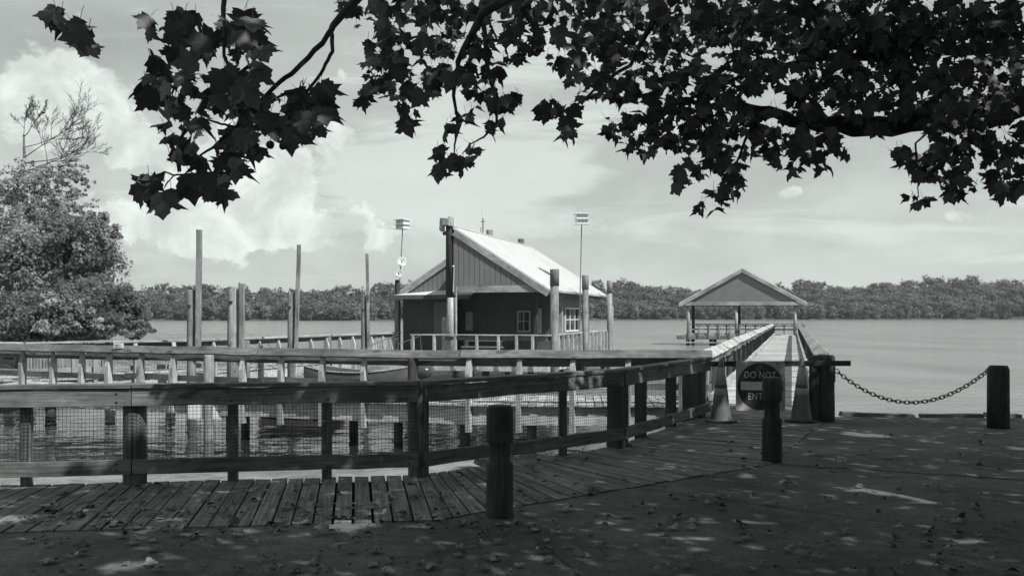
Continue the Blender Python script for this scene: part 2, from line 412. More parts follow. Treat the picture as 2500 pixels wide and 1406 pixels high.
# near boardwalk planks
dk = MB()
def planks(a0, a1, b0, b1, mb, wid=.152, gap=.012, z=0., th=.04, over=.06, mi=0):
    a0, a1, b0, b1 = map(Vector, (a0, a1, b0, b1))
    n = max(1, round(max((a1-a0).length, (b1-b0).length*.82)/wid))
    for i in range(n):
        ga = gap/max(.2, (a1-a0).length)/2; gb = gap/max(.2, (b1-b0).length)/2; gj = random.uniform(.5, 1.7)
        t0, t1 = i/n, (i+1)/n
        A0 = a0.lerp(a1, t0+ga*gj); A1 = a0.lerp(a1, t1-ga*gj); B0 = b0.lerp(b1, t0+gb*gj); B1 = b0.lerp(b1, t1-gb*gj)
        da = (A0-B0).normalized()*(over+random.uniform(-.012, .012)); db = (B0-A0).normalized()*random.uniform(-.01, .012)
        A0, A1, B0, B1 = A0+da, A1+da, B0+db, B1+db
        dz = random.uniform(-.004, .004); tl = random.uniform(-.003, .003)
        T = [Vector((p.x, p.y, p.z+z+dz+q)) for p, q in ((A0, tl), (A1, -tl), (B1, -tl), (B0, tl))]
        Bt = [p-Vector((0, 0, th)) for p in T]; n0 = len(mb.v); mb.v += T+Bt
        L = (A0-B0).length; w = (A1-A0).length; ou, ov = random.uniform(0, 90), random.uniform(0, 90)
        uvt = {0: (ou, ov), 1: (ou, ov+w), 2: (ou+L, ov+w), 3: (ou+L, ov)}
        mb.face((n0+3, n0+2, n0+1, n0), [uvt[3], uvt[2], uvt[1], uvt[0]], mi)
        mb.face((n0+4, n0+5, n0+6, n0+7), [uvt[0], uvt[1], uvt[2], uvt[3]], mi)
        for p, q in ((0, 1), (1, 2), (2, 3), (3, 0)):
            u0, u1 = uvt[p], uvt[q]; mb.face((n0+p, n0+q, n0+4+q, n0+4+p), [u0, u1, (u1[0], u1[1]+.04), (u0[0], u0[1]+.04)], mi)
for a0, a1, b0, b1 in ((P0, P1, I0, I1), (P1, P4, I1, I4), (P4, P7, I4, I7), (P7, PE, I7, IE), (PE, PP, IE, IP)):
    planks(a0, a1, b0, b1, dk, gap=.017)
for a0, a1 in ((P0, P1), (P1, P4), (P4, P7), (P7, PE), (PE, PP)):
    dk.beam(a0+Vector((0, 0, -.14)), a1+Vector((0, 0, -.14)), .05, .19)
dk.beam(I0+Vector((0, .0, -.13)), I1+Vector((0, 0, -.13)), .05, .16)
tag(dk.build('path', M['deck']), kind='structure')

# timber kerb along the water edge at right
kb = MB(); a = Vector((5.15, 15.42, 0)); b = Vector((13.5, 14.85, 0)); tt = (b-a).normalized(); L = (b-a).length; s_ = 0
while s_ < L:
    l = random.uniform(.5, 1.6); s1 = min(L, s_+l)
    kb.beam(a+tt*s_+Vector((0, random.uniform(-.02, .02), .015+random.uniform(-.02, .015))), a+tt*(s1-.02)+Vector((0, 0, .0+random.uniform(-.02, .015))), .16, .07, seg=3, wob=.008, jit=.02)
    s_ = s1+random.uniform(0, .12)
kb.beam(a+Vector((0, .02, -.5)), b+Vector((0, .02, -.5)), .14, .9)
tag(kb.build('bulkhead', M['rail']), 'low weathered timber bulkhead edging the pavement at the lake', 'bulkhead')

# ================================================================= FENCES
def wire_panel(mb, a, b, z0, z1, cell=.0335, r=.0021, inset=0., slope=(0, 0)):
    a, b = Vector(a), Vector(b); t = b-a; L = t.length; t /= L; n = t.cross(UP)*1.
    ph = [random.uniform(0, 6) for _ in range(3)]
    def bul(s_, z): return n*(.006*math.sin(s_*2.2+ph[0])+.004*math.sin(z*9+ph[1]+s_))
    k = int(L/cell)
    for i in range(k+1):
        s_ = i*cell
        pts = [a+t*s_+Vector((0, 0, z0+(z1-z0)*j/3))+bul(s_, z0+(z1-z0)*j/3) for j in range(4)]
        mb.tube(pts, r, 3, cap=False)
    m = int((z1-z0)/cell)
    for j in range(m+1):
        z = z1-j*cell; ns = max(2, int(L/.35))
        pts = [a+t*(L*i/ns)+Vector((0, 0, z))+bul(L*i/ns, z)+n*.002 for i in range(ns+1)]
        mb.tube(pts, r, 3, cap=False)
def offs(a, b, d):      # point pair moved sideways (towards the viewer side when d>0)
    n = (b-a).cross(UP).normalized()*d; return a+n, b+n

# --- near fence -------------------------------------------------------------
nf = thing('railing', (P4.x, P4.y, 0), 'shaded near boardwalk railing with round posts, wide boards and wire mesh', 'railing')
def roundpost(x, y, r, z0, z1, mat, root, name='post', wob=.04):
    mb = MB(); mb.lathe((x, y, 0), [(r*1.03, z0), (r*1.02, z0+.3*(z1-z0)), (r, z0+.6*(z1-z0)), (r*.99, z1-.03), (r*.9, z1)], 18, wob=wob)
    return bw_build(mb, name, mat, root, True)
def sqpost(x, y, w, z0, z1, mat, root, ang=0., name='post', dpt=None):
    mb = MB(); t = Vector((math.cos(ang), math.sin(ang), 0)); mb.beam((x, y, z0), (x, y, z1), w, dpt or w, up=(-math.sin(ang), math.cos(ang), 0), jit=.004)
    return bw_build(mb, name, mat, root)
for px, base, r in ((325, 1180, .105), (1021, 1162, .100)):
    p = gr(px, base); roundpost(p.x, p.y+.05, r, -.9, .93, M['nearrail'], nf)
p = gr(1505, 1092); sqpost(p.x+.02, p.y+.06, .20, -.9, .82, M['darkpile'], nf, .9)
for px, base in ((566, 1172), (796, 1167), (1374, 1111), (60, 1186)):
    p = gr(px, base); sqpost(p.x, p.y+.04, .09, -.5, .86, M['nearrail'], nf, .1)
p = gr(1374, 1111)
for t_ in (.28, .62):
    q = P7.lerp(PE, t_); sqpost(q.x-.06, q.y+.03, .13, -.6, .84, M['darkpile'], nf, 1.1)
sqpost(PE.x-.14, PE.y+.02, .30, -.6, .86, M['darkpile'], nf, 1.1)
def rail_board(root, a, b, z0, z1, d, mat, name, th=.038, seg=9, wob=.007, sag=0):
    mb = MB(); a, b = offs(Vector(a), Vector(b), d)
    mb.beam(a+Vector((0, 0, (z0+z1)/2)), b+Vector((0, 0, (z0+z1)/2)), th, z1-z0, seg=seg, wob=wob, jit=.004)
    return bw_build(mb, name, mat, root)
segs = [(P0, P1), (P1, P4), (P4, P7), (P7, PE)]
for i, (a, b) in enumerate(segs):
    g_ = (b-a).normalized()*.004
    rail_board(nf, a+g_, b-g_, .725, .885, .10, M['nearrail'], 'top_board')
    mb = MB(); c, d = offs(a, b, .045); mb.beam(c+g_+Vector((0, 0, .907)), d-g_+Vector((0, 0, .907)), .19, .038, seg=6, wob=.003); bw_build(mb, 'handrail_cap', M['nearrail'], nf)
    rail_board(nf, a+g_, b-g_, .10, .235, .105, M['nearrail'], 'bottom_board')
    mb = MB(); c, d = offs(a, b, .078); wire_panel(mb, c, d, .20, .74); bw_build(mb, 'wire_mesh', M['wire'], nf)

mb = MB()
for px, base in ((325, 1180), (1021, 1162), (1505, 1092), (566, 1172), (796, 1167), (1374, 1111)):
    p = gr(px, base)
    for a, b in segs:
        if a.x-.05 <= p.x <= b.x+.05:
            t_ = (p.x-a.x)/(b.x-a.x); q = a.lerp(b, min(.96, max(.04, t_)))+(b-a).cross(UP).normalized()*.122; nn = (b-a).cross(UP).normalized()
            for z in (.765, .845, .14, .20): mb.lathe(q+UP*z+(b-a).normalized()*random.uniform(-.03, .03), [(.010, 0), (.010, .004), (.005, .007)], 8, axis=nn)
            break
bw_build(mb, 'bolt_heads', M['darkmetal'], nf)['kind'] = 'stuff'
# --- middle fence over the inlet ---------------------------------------------
def vpost(root, p, n, z0, z1, w=.088, dp=.14, mat=None):
    """4x6 post with its front top corner cut off on a long slant; n = unit vector facing outwards"""
    t = n.cross(UP); mb = MB(); w *= random.uniform(.9, 1.1)
    prof = [(0, z0), (dp, z0), (dp, z1-.30), (dp*.35, z1-.02), (0, z1)]
    A = [p+n*(y-dp/2)+UP*z-t*w/2 for y, z in prof]; B = [v+t*w for v in A]
    k = len(prof); n0 = len(mb.v); mb.v += A+B; ou, ov = random.uniform(0, 90), random.uniform(0, 90)
    mb.face(tuple(range(n0+k-1, n0-1, -1)), [(ou+prof[i][1], ov+prof[i][0]) for i in range(k-1, -1, -1)])
    mb.face(tuple(range(n0+k, n0+2*k)), [(ou+prof[i][1], ov+.3+prof[i][0]) for i in range(k)])
    for i in range(k):
        j = (i+1) % k; mb.face((n0+i, n0+j, n0+k+j, n0+k+i), [(ou+prof[i][1], ov+.5), (ou+prof[j][1], ov+.5), (ou+prof[j][1], ov+.5+w), (ou+prof[i][1], ov+.5+w)])
    return bw_build(mb, 'post', mat or M['railpale'], root)
def midY(px):     # distance of the middle fence along the picture
    return float(np.interp(px, [-60, 141, 515, 800, 1000, 1147, 1740], [21.6, 20.9, 19.2, 18.4, 17.9, 17.5, 17.25]))
def midp(px): Y = midY(px); return Vector(((px-1250)/F*Y, Y, 0))
mf = thing('railing', tuple(midp(1147)), 'long sunlit railing across the inlet with slanted cap boards and wedge posts', 'railing')
knots = [-60, 300, 635, 1125, 1738]
for a_, b_ in zip(knots[:-1], knots[1:]):
    sub = [midp(a_+(b_-a_)*k/4) for k in range(5)]
    # cap, tilted towards the viewer
    mb = MB(); dzz = random.uniform(-.006, .012)
    nrm = (sub[-1]-sub[0]).cross(UP).normalized()
    e = (sub[-1]-sub[0]).normalized()*.003
    tilt = (UP*math.cos(R(48))+nrm*math.sin(R(48)))
    mb.beam(sub[0]+e+UP*(.865+dzz)+nrm*.06, sub[-1]-e+UP*(.865+dzz)+nrm*.06, .185, .038, up=tilt, seg=7, wob=.009)
    bw_build(mb, 'cap_board', M['midcap'], mf)
    mb = MB(); mb.beam(sub[0]+e+UP*.74-nrm*.09, sub[-1]-e+UP*.74-nrm*.09, .038, .17, seg=5, wob=.004); bw_build(mb, 'top_board', M['rail'], mf)
    mb = MB(); mb.beam(sub[0]+e+UP*.33-nrm*.055, sub[-1]-e+UP*.30-nrm*.055, .038, .115, seg=5, wob=.004); bw_build(mb, 'bottom_board', M['railpale'], mf)
    mb = MB(); c, d = sub[0]-nrm*.03, sub[-1]-nrm*.03; wire_panel(mb, c, d, .02, .72, cell=.036, r=.0017); bw_build(mb, 'wire_mesh', M['wire'], mf)
mfn = (midp(1147)-midp(700)).cross(UP).normalized()
for px in (60, 135, 205, 270, 348, 427, 597, 690, 790, 892, 1147, 1270, 1400, 1535, 1665):
    vpost(mf, midp(px)+mfn*.06, mfn, -.50 if px > 500 else -.35, .83)
for px, mt in ((515, 'pile'), (1012, 'darkpile')):
    q = midp(px)+mfn*.07; roundpost(q.x, q.y, .095, -2, .80, M[mt], mf)

bwk = thing('boardwalk', tuple(midp(800)), 'sunlit middle boardwalk deck on dark piles behind the near railing', 'boardwalk')
back = Vector((.12, 1.9, 0))
mb = MB()
kn = [-60, 141, 515, 800, 1147, 1740]
for a_, b_ in zip(kn[:-1], kn[1:]):
    planks(midp(a_), midp(b_), midp(a_)+back, midp(b_)+back, mb, wid=.15, over=.12)
bw_build(mb, 'deck', M['pierdeck'], bwk)
for a_, b_ in zip(kn[:-1], kn[1:]):
    mb = MB(); e = (midp(b_)-midp(a_)).normalized()*.004; mb.beam(midp(a_)+e-UP*.215+mfn*.01, midp(b_)-e-UP*.215+mfn*.01, .05, .33, seg=4, wob=.004); bw_build(mb, 'rim_board', M['rim'], bwk)
    mb = MB(); mb.beam(midp(a_)+e-UP*.2+back, midp(b_)-e-UP*.2+back, .05, .3); bw_build(mb, 'rim_board', M['rim'], bwk)
for px, dy in ((300, .4), (545, .5), (545, 1.6), (790, .3), (960, .8), (1131, .6), (1300, .4), (1500, .5), (1690, .5), (1200, 1.6), (830, 1.6)):
    q = midp(px)+Vector((0, dy, 0)); roundpost(q.x, q.y, .09, -2.6, -.05, M['pile'], bwk, 'pile')
fd = thing('added_dock', tuple(midp(800)+Vector((0, 2.6, -.6))), 'low dark dock added behind the middle boardwalk piles for its dark reflection', 'dock')  # dock added to lay dark reflections on the inlet water
mb = MB(); planks(midp(560)+Vector((0, 2.4, -.58)), midp(740)+Vector((0, 2.6, -.58)), midp(560)+Vector((0, 4.4, -.58)), midp(740)+Vector((0, 4.6, -.58)), mb, wid=.15); bw_build(mb, 'deck', M['rail'], fd)
mb = MB(); mb.beam(midp(560)+Vector((0, 2.4, -.73)), midp(740)+Vector((0, 2.6, -.73)), .06, .22); bw_build(mb, 'side_board', M['darkpile'], fd)
mb = MB(); mb.beam(midp(560)+Vector((0, 4.4, -.73)), midp(740)+Vector((0, 4.6, -.73)), .06, .22); bw_build(mb, 'side_board', M['darkpile'], fd)
mb = MB()
for k in range(5): mb.beam(midp(-60)*(1-k/4)+midp(1740)*(k/4)+Vector((0, .95, -.13)), midp(-60)*(1-(k+.98)/4)+midp(1740)*((k+.98)/4)+Vector((0, .95, -.13)), .08, .14) if k < 4 else None
bw_build(mb, 'joist', M['darkpile'], bwk)
wp = MB(); a = midp(470)+Vector((0, -.25, 0)); 
wp.beam(a+UP*-.30, a+Vector((.66, -.03, -.30)), .04, .30); tag(bw_build(wp, 'panel', M['white'], thing('loading_board', tuple(a), 'white rectangular board fixed under the middle boardwalk edge', 'board')), None)
# small notice on the rail
q = at(296, 843, 20.2); nt_ = thing('notice', tuple(q), 'small white notice with two printed lines on the left railing', 'notice')
mb = MB(); mb.beam(q+Vector((-.105, -.12, 0)), q+Vector((.105, -.14, 0)), .008, .10); bw_build(mb, 'plate', M['white'], nt_)
mb = MB()
for k, (w0, w1) in enumerate(((-.08, .05), (-.07, .07))):
    mb.beam(q+Vector((w0, -.136, .02-.04*k)), q+Vector((w1, -.138, .02-.04*k)), .006, .014)
bw_build(mb, 'print', M['metal'], nt_)

# --- back fence and boardwalk -------------------------------------------------
def bkY(px): return float(np.interp(px, [60, 141, 300, 457, 570, 700, 850, 975], [24., 24.6, 25.4, 26.4, 28.2, 31., 34.7, 38.6]))
def bkp(px): Y = bkY(px); return Vector(((px-1250)/F*Y, Y, 0))
bf = thing('railing', tuple(bkp(700)), 'far curved railing leading from the left bank to the boathouse', 'railing')
kn = [-160, 60, 272, 480, 640, 800, 975]
kn[0] = -60
for a_, b_ in zip(kn[:-1], kn[1:]):
    A_, B_ = bkp(a_), bkp(b_); nrm = (B_-A_).cross(UP).normalized(); dz0 = random.uniform(-.01, .02)
    mb = MB(); mb.beam(A_+UP*(.90+dz0), B_+UP*(.90+random.uniform(-.01, .02)), .20, .045, seg=4, wob=.006); bw_build(mb, 'cap_board', M['railpale'], bf)
    mb = MB(); mb.beam(A_+UP*.79+nrm*-.05, B_+UP*.79+nrm*-.05, .04, .14); bw_build(mb, 'top_board', M['rail'], bf)
    mb = MB(); mb.beam(A_+UP*.20-nrm*.05, B_+UP*.20-nrm*.05, .04, .12); bw_build(mb, 'bottom_board', M['railpale'], bf)
    if a_ > 250:
        mb = MB(); wire_panel(mb, A_-nrm*.02, B_-nrm*.02, .1, .8, cell=.075, r=.0022); bw_build(mb, 'wire_mesh', M['wire'], bf)
for px in (60, 120, 178, 232, 330, 424, 520, 588, 633, 678, 757, 796, 828, 860, 905, 933, 958):
    A_ = bkp(px); nrm = (bkp(px+20)-bkp(px-20)).cross(UP).normalized(); vpost(bf, A_+nrm*.05, nrm, -.4, .86, .095, .15)
for px in (600, 800):
    q = bkp(px); roundpost(q.x, q.y, .12, -2.4, .84, M['pile'], bf)
# pickets at the left end of the far railing
for i in range(26):
    px = 70+i*7.6; A_ = bkp(px); mb = MB(); mb.beam(A_+Vector((0, -.02, .06)), A_+Vector((random.uniform(-.01, .01), -.02, .78)), .05, .02, up=(0, 1, 0)); bw_build(mb, 'picket', M['railpale'], bf)
bb = thing('boardwalk', tuple(bkp(700)), 'far curved boardwalk deck on piles left of the boathouse', 'boardwalk')
mb = MB(); bback = Vector((-.6, 1.8, 0))
for a_, b_ in zip(kn[:-1], kn[1:]): planks(bkp(a_), bkp(b_), bkp(a_)+bback, bkp(b_)+bback, mb, wid=.17, over=.1)
bw_build(mb, 'deck', M['pierdeck'], bb)
mb = MB()
for a_, b_ in zip(kn[:-1], kn[1:]): mb.beam(bkp(a_)-UP*.2, bkp(b_)-UP*.2, .05, .3)
bw_build(mb, 'rim_board', M['rim'], bb)
for px in (100, 250, 400, 540, 680, 820, 940):
    q = bkp(px)+Vector((0, .5, 0)); roundpost(q.x, q.y, .13, -2.6, -.05, M['darkpile'], bb, 'pile')

# --- mooring piles --------------------------------------------------------------
for px, w, top, Y, btop, bpx0, bpx1, bw2, lab in (
    (467, 20, 708, 25.2, 561, 483, 486.5, 12.5, 'mooring pile at far left with a tall square timber beside it'),
    (569, 27, 700, 25.8, 693, 590, 591, 12, 'thickest mooring pile with a short timber of its own height'),
    (711, 18, 716, 28.6, 598, 723, 730, 9, 'mooring pile with a tall thin timber leaning right'),
    (889, 14.5, 726, 32.5, 619, 900, 896, 7, 'slim mooring pile near boathouse with a thin timber leaning left')):
    b0 = at(px, HY, Y); r = w/F*Y/2; zt = EYE+(HY-top)/F*Y
    root = thing('mooring_pile', (b0.x, Y, WZ), lab, 'pile', 0, 'mooring piles in the inlet')
    mb = MB(); mb.lathe((b0.x, Y, 0), [(r*1.1, -2.6), (r*1.06, .2), (r*.97, zt-.03), (r*.88, zt)], 20, wob=.05); bw_build(mb, 'pile', M['pile'], root, True)
    p = at(bpx0, HY, Y-.12); q = at(bpx1, btop, Y-.12); wd = bw2/F*Y
    mb = MB(); mb.beam((p.x, p.y, .55 if px != 569 else .5), q, wd, wd*.9, up=(0, 1, 0), seg=5, wob=.006, jit=.01); bw_build(mb, 'timber', M['pile'], root)
    mb = MB(); mb.beam((b0.x-r*.5, Y-r-.02, zt-.4), (b0.x+r*.2, Y-r-.02, zt-.4), .03, .05); bw_build(mb, 'bracket', M['darkmetal'], root)

# ================================================================= BOATHOUSE
TH = -math.atan2(.274, .9617); r_ = Vector((.9617, -.274, 0)); d_ = Vector((.274, .9617, 0))
C1 = Vector((-2.13, 36.04, 0))
bh = thing('boathouse', tuple(C1), 'open porch boathouse with bright metal roof and vertical siding gable', 'boathouse', TH)
ZR, ZE, XR, XL = 4.78, 2.55, 3.5, -3.56
sl = (ZR-ZE)/XR
def part(name, mb, mat, parent=bh, smooth=False): return mb.build(name, mat, parent, smooth)
# roof slopes with ribs
for side, y0, y1, xe in ((1, -.12, 11.1, XR+.12), (-1, 3.3, 11.1, XL-.12)):
    mb = MB(); ze = ZR-abs(xe)*sl
    mb.beam(((xe/2), y0, (ZR+ze)/2+.02), ((xe/2), y1, (ZR+ze)/2+.02), math.hypot(xe, ZR-ze), .05, up=(side*sl, 0, 1))
    y = y0+.1
    while y < y1:
        mb.beam((0, y, ZR+.055), (xe, y, ze+.055), .035, .03, up=(0, 0, 1)); y += .305
    part('roof', mb, M['roof'])
mb = MB(); y = 3.4
mb.beam((0, -.12, ZR+.07), (0, 11.1, ZR+.07), .10, .03); part('ridge_cap', mb, M['roof'])
# fascias (rakes)
for (xa, xb, yy, nm) in ((0.05, XR+.1, -.15, 'rake_board'), (XL-.1, -.05, 3.26, 'rake_board')):
    mb = MB(); mb.beam((xa, yy, ZR-abs(xa)*sl-.14), (xb, yy, ZR-abs(xb)*sl-.14), .04, .23, up=(0, 0, 1)); part(nm, mb, M['trim'])
# gable siding in boards
mb = MB(); x = .02
while x < 3.1:
    x2 = min(x+.2, 3.1); z0 = 2.66
    za, zb = max(z0+.01, ZR-x*sl-.22), max(z0+.01, ZR-x2*sl-.22)
    A = [(x+.008, -.11, z0), (x2-.008, -.11, z0), (x2-.008, -.11, zb), (x+.008, -.11, za)]; B = [(q[0], -.07, q[2]) for q in A]
    mb.quad(*A); mb.quad(*B[::-1]); mb.quad(A[1], B[1], B[2], A[2]); mb.quad(A[0], A[3], B[3], B[0]); mb.quad(A[3], A[2], B[2], B[3])
    x = x2
mb.quad((0, -.08, 2.66), (3.1, -.08, 2.66), (3.1, -.08, 2.7), (0, -.08, ZR-.22), 1)
mb.build('gable', [M['siding'], M['darkwall']], bh)
mb = MB(); x = XL+.3
while x < -.1:
    x2 = min(x+.2, -.1); z0 = 2.50
    za, zb = max(z0+.01, ZR-abs(x)*sl-.22), max(z0+.01, ZR-abs(x2)*sl-.22)
    A = [(x+.008, 3.31, z0), (x2-.008, 3.31, z0), (x2-.008, 3.31, zb), (x+.008, 3.31, za)]; mb.quad(*A); x = x2
mb.quad((XL+.3, 3.34, 2.5), (-.05, 3.34, 2.5), (-.05, 3.34, ZR-.2), (XL+.3, 3.34, 2.55), 1)
mb.build('gable', [M['siding'], M['darkwall']], bh)
# return wall between the two gables (side of the clerestory) and rear gable
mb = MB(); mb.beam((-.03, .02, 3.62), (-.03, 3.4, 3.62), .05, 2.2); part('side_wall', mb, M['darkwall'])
mb = MB(); mb.beam((0, -.06, 2.54), (3.42, -.06, 2.54), .10, .27, seg=4, wob=.004); part('front_beam', mb, M['trim'])
mb = MB(); mb.beam((3.40, 0, 2.44), (3.40, 11, 2.44), .08, .22); part('eave_beam', mb, M['rail'])
mb = MB(); mb.beam((3.66, -.1, 2.46), (3.66, 11.1, 2.46), .11, .09); part('gutter', mb, M['trim'])
mb = MB(); mb.tube([(3.66, 10.9, 2.42), (3.66, 10.9, 2.3), (3.85, 10.8, 2.1), (3.95, 10.8, 1.95), (3.95, 10.8, .2)], .05, 8); part('downpipe', mb, M['railpale'], smooth=True)
mb = MB(); mb.beam((0, -.0, 2.36), (3.4, 11, 2.36), .02, .02); 
# ceiling of the porch
mb = MB(); mb.quad((0, .05, 2.60), (0, 8., 2.60), (3.36, 8., 2.60), (3.36, .05, 2.60)); part('ceiling', mb, M['darkwall'])
# enclosed room
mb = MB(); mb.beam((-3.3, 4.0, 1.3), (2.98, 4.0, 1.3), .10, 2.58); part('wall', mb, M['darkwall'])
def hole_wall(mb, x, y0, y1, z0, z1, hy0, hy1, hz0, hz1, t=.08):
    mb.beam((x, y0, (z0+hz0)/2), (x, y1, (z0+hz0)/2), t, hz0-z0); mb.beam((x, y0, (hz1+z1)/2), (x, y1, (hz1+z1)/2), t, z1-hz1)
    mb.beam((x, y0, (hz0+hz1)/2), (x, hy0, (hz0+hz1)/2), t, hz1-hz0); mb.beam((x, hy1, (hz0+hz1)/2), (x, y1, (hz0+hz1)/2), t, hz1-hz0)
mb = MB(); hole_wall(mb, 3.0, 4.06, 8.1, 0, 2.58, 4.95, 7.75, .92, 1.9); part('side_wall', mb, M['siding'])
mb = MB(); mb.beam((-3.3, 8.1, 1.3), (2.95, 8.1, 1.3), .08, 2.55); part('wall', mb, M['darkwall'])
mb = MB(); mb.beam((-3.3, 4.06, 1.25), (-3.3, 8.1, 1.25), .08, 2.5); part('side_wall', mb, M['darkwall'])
def window(x, y0, y1, z0, z1, cols, rows, axis='y', mt='white'):
    f = MB(); b = .05
    P = (lambda s, z: (x, s, z)) if axis == 'y' else (lambda s, z: (s, x, z))
    for z in (z0, z1): f.beam(P(y0-b/2, z), P(y1+b/2, z), .06, b*1.3)
    for s in (y0, y1): f.beam(P(s, z0), P(s, z1), .06, b*1.3, up=(1, 0, 0) if axis == 'y' else (0, 1, 0)) if False else f.beam(P(s, z0), P(s, z1), .055, .055, up=(0, 1, 0))
    for i in range(1, cols): s = y0+(y1-y0)*i/cols; f.beam(P(s, z0), P(s, z1), .035, .035, up=(0, 1, 0))
    for j in range(1, rows): z = z0+(z1-z0)*j/rows; f.beam(P(y0, z), P(y1, z), .03, .035)
    o = f.build('window', M[mt], bh)
    q = MB(); e = .006
    if axis == 'y': q.beam((x-.02, y0, (z0+z1)/2), (x-.02, y1, (z0+z1)/2), .012, z1-z0)
    else: q.beam((y0, x+.02, (z0+z1)/2), (y1, x+.02, (z0+z1)/2), .012, z1-z0)
    q.build('pane', M['glass'], o); return o
window(3.05, 4.98, 7.72, .94, 1.88, 3, 2)
window(3.90, 1.34, 1.84, .95, 1.75, 2, 2, 'x', 'dimwhite')
mb = MB(); mb.beam((2.04, 3.9, 1.38), (2.34, 3.9, 1.38), .05, 1.0); mb.beam((2.12, 3.86, 1.15), (2.20, 3.86, 1.15), .02, .1); part('notice_board', mb, M['dimwhite'])
mb = MB(); mb.beam((-.86, 3.9, 1.35), (-.55, 3.9, 1.35), .05, .75); part('notice_board', mb, M['signgrey'])
# left front: lean-to, corner post, wall panels
mb = MB(); mb.quad((-3.5, 2.3, 2.38), (-.1, 2.3, 2.38), (-.1, 3.5, 2.72), (-3.2, 3.5, 2.50)); mb.quad((-3.5, 2.3, 2.34), (-3.2, 3.5, 2.46), (-.1, 3.5, 2.68), (-.1, 2.3, 2.34)); part('lean_to_roof', mb, M['roof'])
mb = MB(); mb.beam((-3.52, 2.26, 2.31), (-.12, 2.26, 2.31), .05, .17); part('fascia', mb, M['darkwall'])
mb = MB(); mb.beam((-3.4, 2.8, 0), (-3.4, 2.8, 2.2), .17, .17); part('corner_post', mb, M['siding'])
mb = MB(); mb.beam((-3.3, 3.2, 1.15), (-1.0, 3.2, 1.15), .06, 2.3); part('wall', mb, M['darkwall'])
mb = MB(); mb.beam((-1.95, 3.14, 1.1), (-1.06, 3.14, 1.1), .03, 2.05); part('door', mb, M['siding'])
# pillars of the ridge, with the timber box on top of the front one
for (x, y, z0, z1, rr, mt) in ((-.16, -.02, 2.2, 5.15, .135, 'darkpile'), (-.3, 5.4, 2.5, 5.18, .15, 'pile'), (-.3, 10.4, 2.5, 5.18, .15, 'pile')):
    mb = MB(); mb.lathe((x, y, 0), [(rr*1.03, z0), (rr, z1-.03), (rr*.93, z1)], 16, wob=.04); part('ridge_pillar', mb, M[mt], smooth=True)
bx_ = MB(); bx_.beam((-.20, -.2, 4.86), (-.20, -.2, 5.12), .30, .20, jit=.05, up=(.2, 1, 0)); bx_.beam((-.42, -.12, 4.70), (-.40, -.12, 5.10), .16, .16, jit=.06, up=(.5, 1, 0)); bx_.beam((-.06, -.16, 4.84), (-.08, -.16, 5.17), .10, .24, jit=.02, up=(0, 1, 0))
part('timber_block', bx_, M['railpale'])
bx_ = MB(); bx_.beam((-.36, -.14, 4.56), (-.2, -.14, 4.62), .12, .12); part('bracket', bx_, M['darkpile'])
mb = MB(); mb.lathe((.08, -.5, 0), [(.175, -.2), (.17, 1.2), (.16, 2.22)], 18, wob=.03); part('column', mb, M['railpale'], smooth=True)
mb = MB(); mb.beam((-.25, -.3, .2), (-.25, -.3, 1.42), .2, .05, up=(0, 1, 0)); mb.lathe((-.25, -.3, 1.42), [(.1, -.02), (.08, .06), (.03, .1)], 10); part('rounded_board', mb, M['railpale'])
mb = MB(); mb.tube([(.30, -.62, .1), (.30, -.62, 2.6)], .035, 8); part('vent_pipe', mb, M['railpale'])
mb = MB(); mb.tube([(.08, -.22, 3.35), (.06, -.2, 2.9), (.04, -.2, 2.45)], .012, 5); mb.lathe((.06, -.22, 3.33), [(.02, 0), (.045, .03), (.02, .07)], 8); part('floodlight', mb, M['white'])
mb = MB(); mb.lathe((-.55, 3.1, 3.74), [(.03, 0), (.06, .04), (.03, .1)], 8); part('floodlight', mb, M['white'])
mb = MB(); mb.beam((3.0, .4, 0), (3.0, .4, 2.42), .14, .14); part('porch_post', mb, M['darkpile'])
mb = MB(); mb.beam((3.3, 8.2, 0), (3.3, 8.2, 2.42), .14, .14); part('porch_post', mb, M['darkpile'])
mb = MB(); mb.beam((3.1, 3.9, 0), (3.1, 3.9, 2.42), .18, .14); part('porch_post', mb, M['trim'])
# deck and its railings
mb = MB(); planks((-4.1, -1.6, 0), (3.9, -1.6, 0), (-4.1, 11, 0), (3.9, 11, 0), mb, wid=.5); part('deck', mb, M['pierdeck'])
mb = MB(); mb.beam((-4.1, -1.62, -.2), (3.95, -1.62, -.2), .06, .3); mb.beam((3.95, -1.6, -.2), (3.95, 11, -.2), .06, .3); part('rim_board', mb, M['rim'])
mb = MB(); mb.beam((-1.05, -1.6, .90), (3.95, -1.6, .90), .16, .045, seg=5, wob=.005); part('handrail', mb, M['railpale'])
mb = MB(); mb.beam((3.95, -1.55, .90), (3.95, 10.9, .93), .16, .045, seg=8, wob=.008); part('handrail', mb, M['railpale'])
mb = MB(); mb.beam((.2, -1.53, .78), (3.9, -1.53, .78), .03, .13); mb.beam((3.9, -1.5, .78), (3.9, 10.9, .78), .03, .13); mb.beam((3.9, -1.5, .22), (3.9, 10.9, .22), .03, .12); mb.beam((.2, -1.53, .22), (3.9, -1.53, .22), .03, .12); part('rail_board', mb, M['siding'])
for x in (-.95, -.15, .62, 1.42, 2.2, 2.85, 3.42):
    mb = MB(); mb.beam((x, -1.66, -.3), (x, -1.66, .87), .09, .11, up=(0, 1, 0), jit=.01); mb.build('rail_post', M['railpale'], bh)
for i in range(16):
    mb = MB(); mb.beam((4.02, -1.2+i*.78, -.3), (4.02, -1.2+i*.78, .87), .11, .09, up=(0, 1, 0), jit=.01); mb.build('rail_post', M['railpale'], bh)
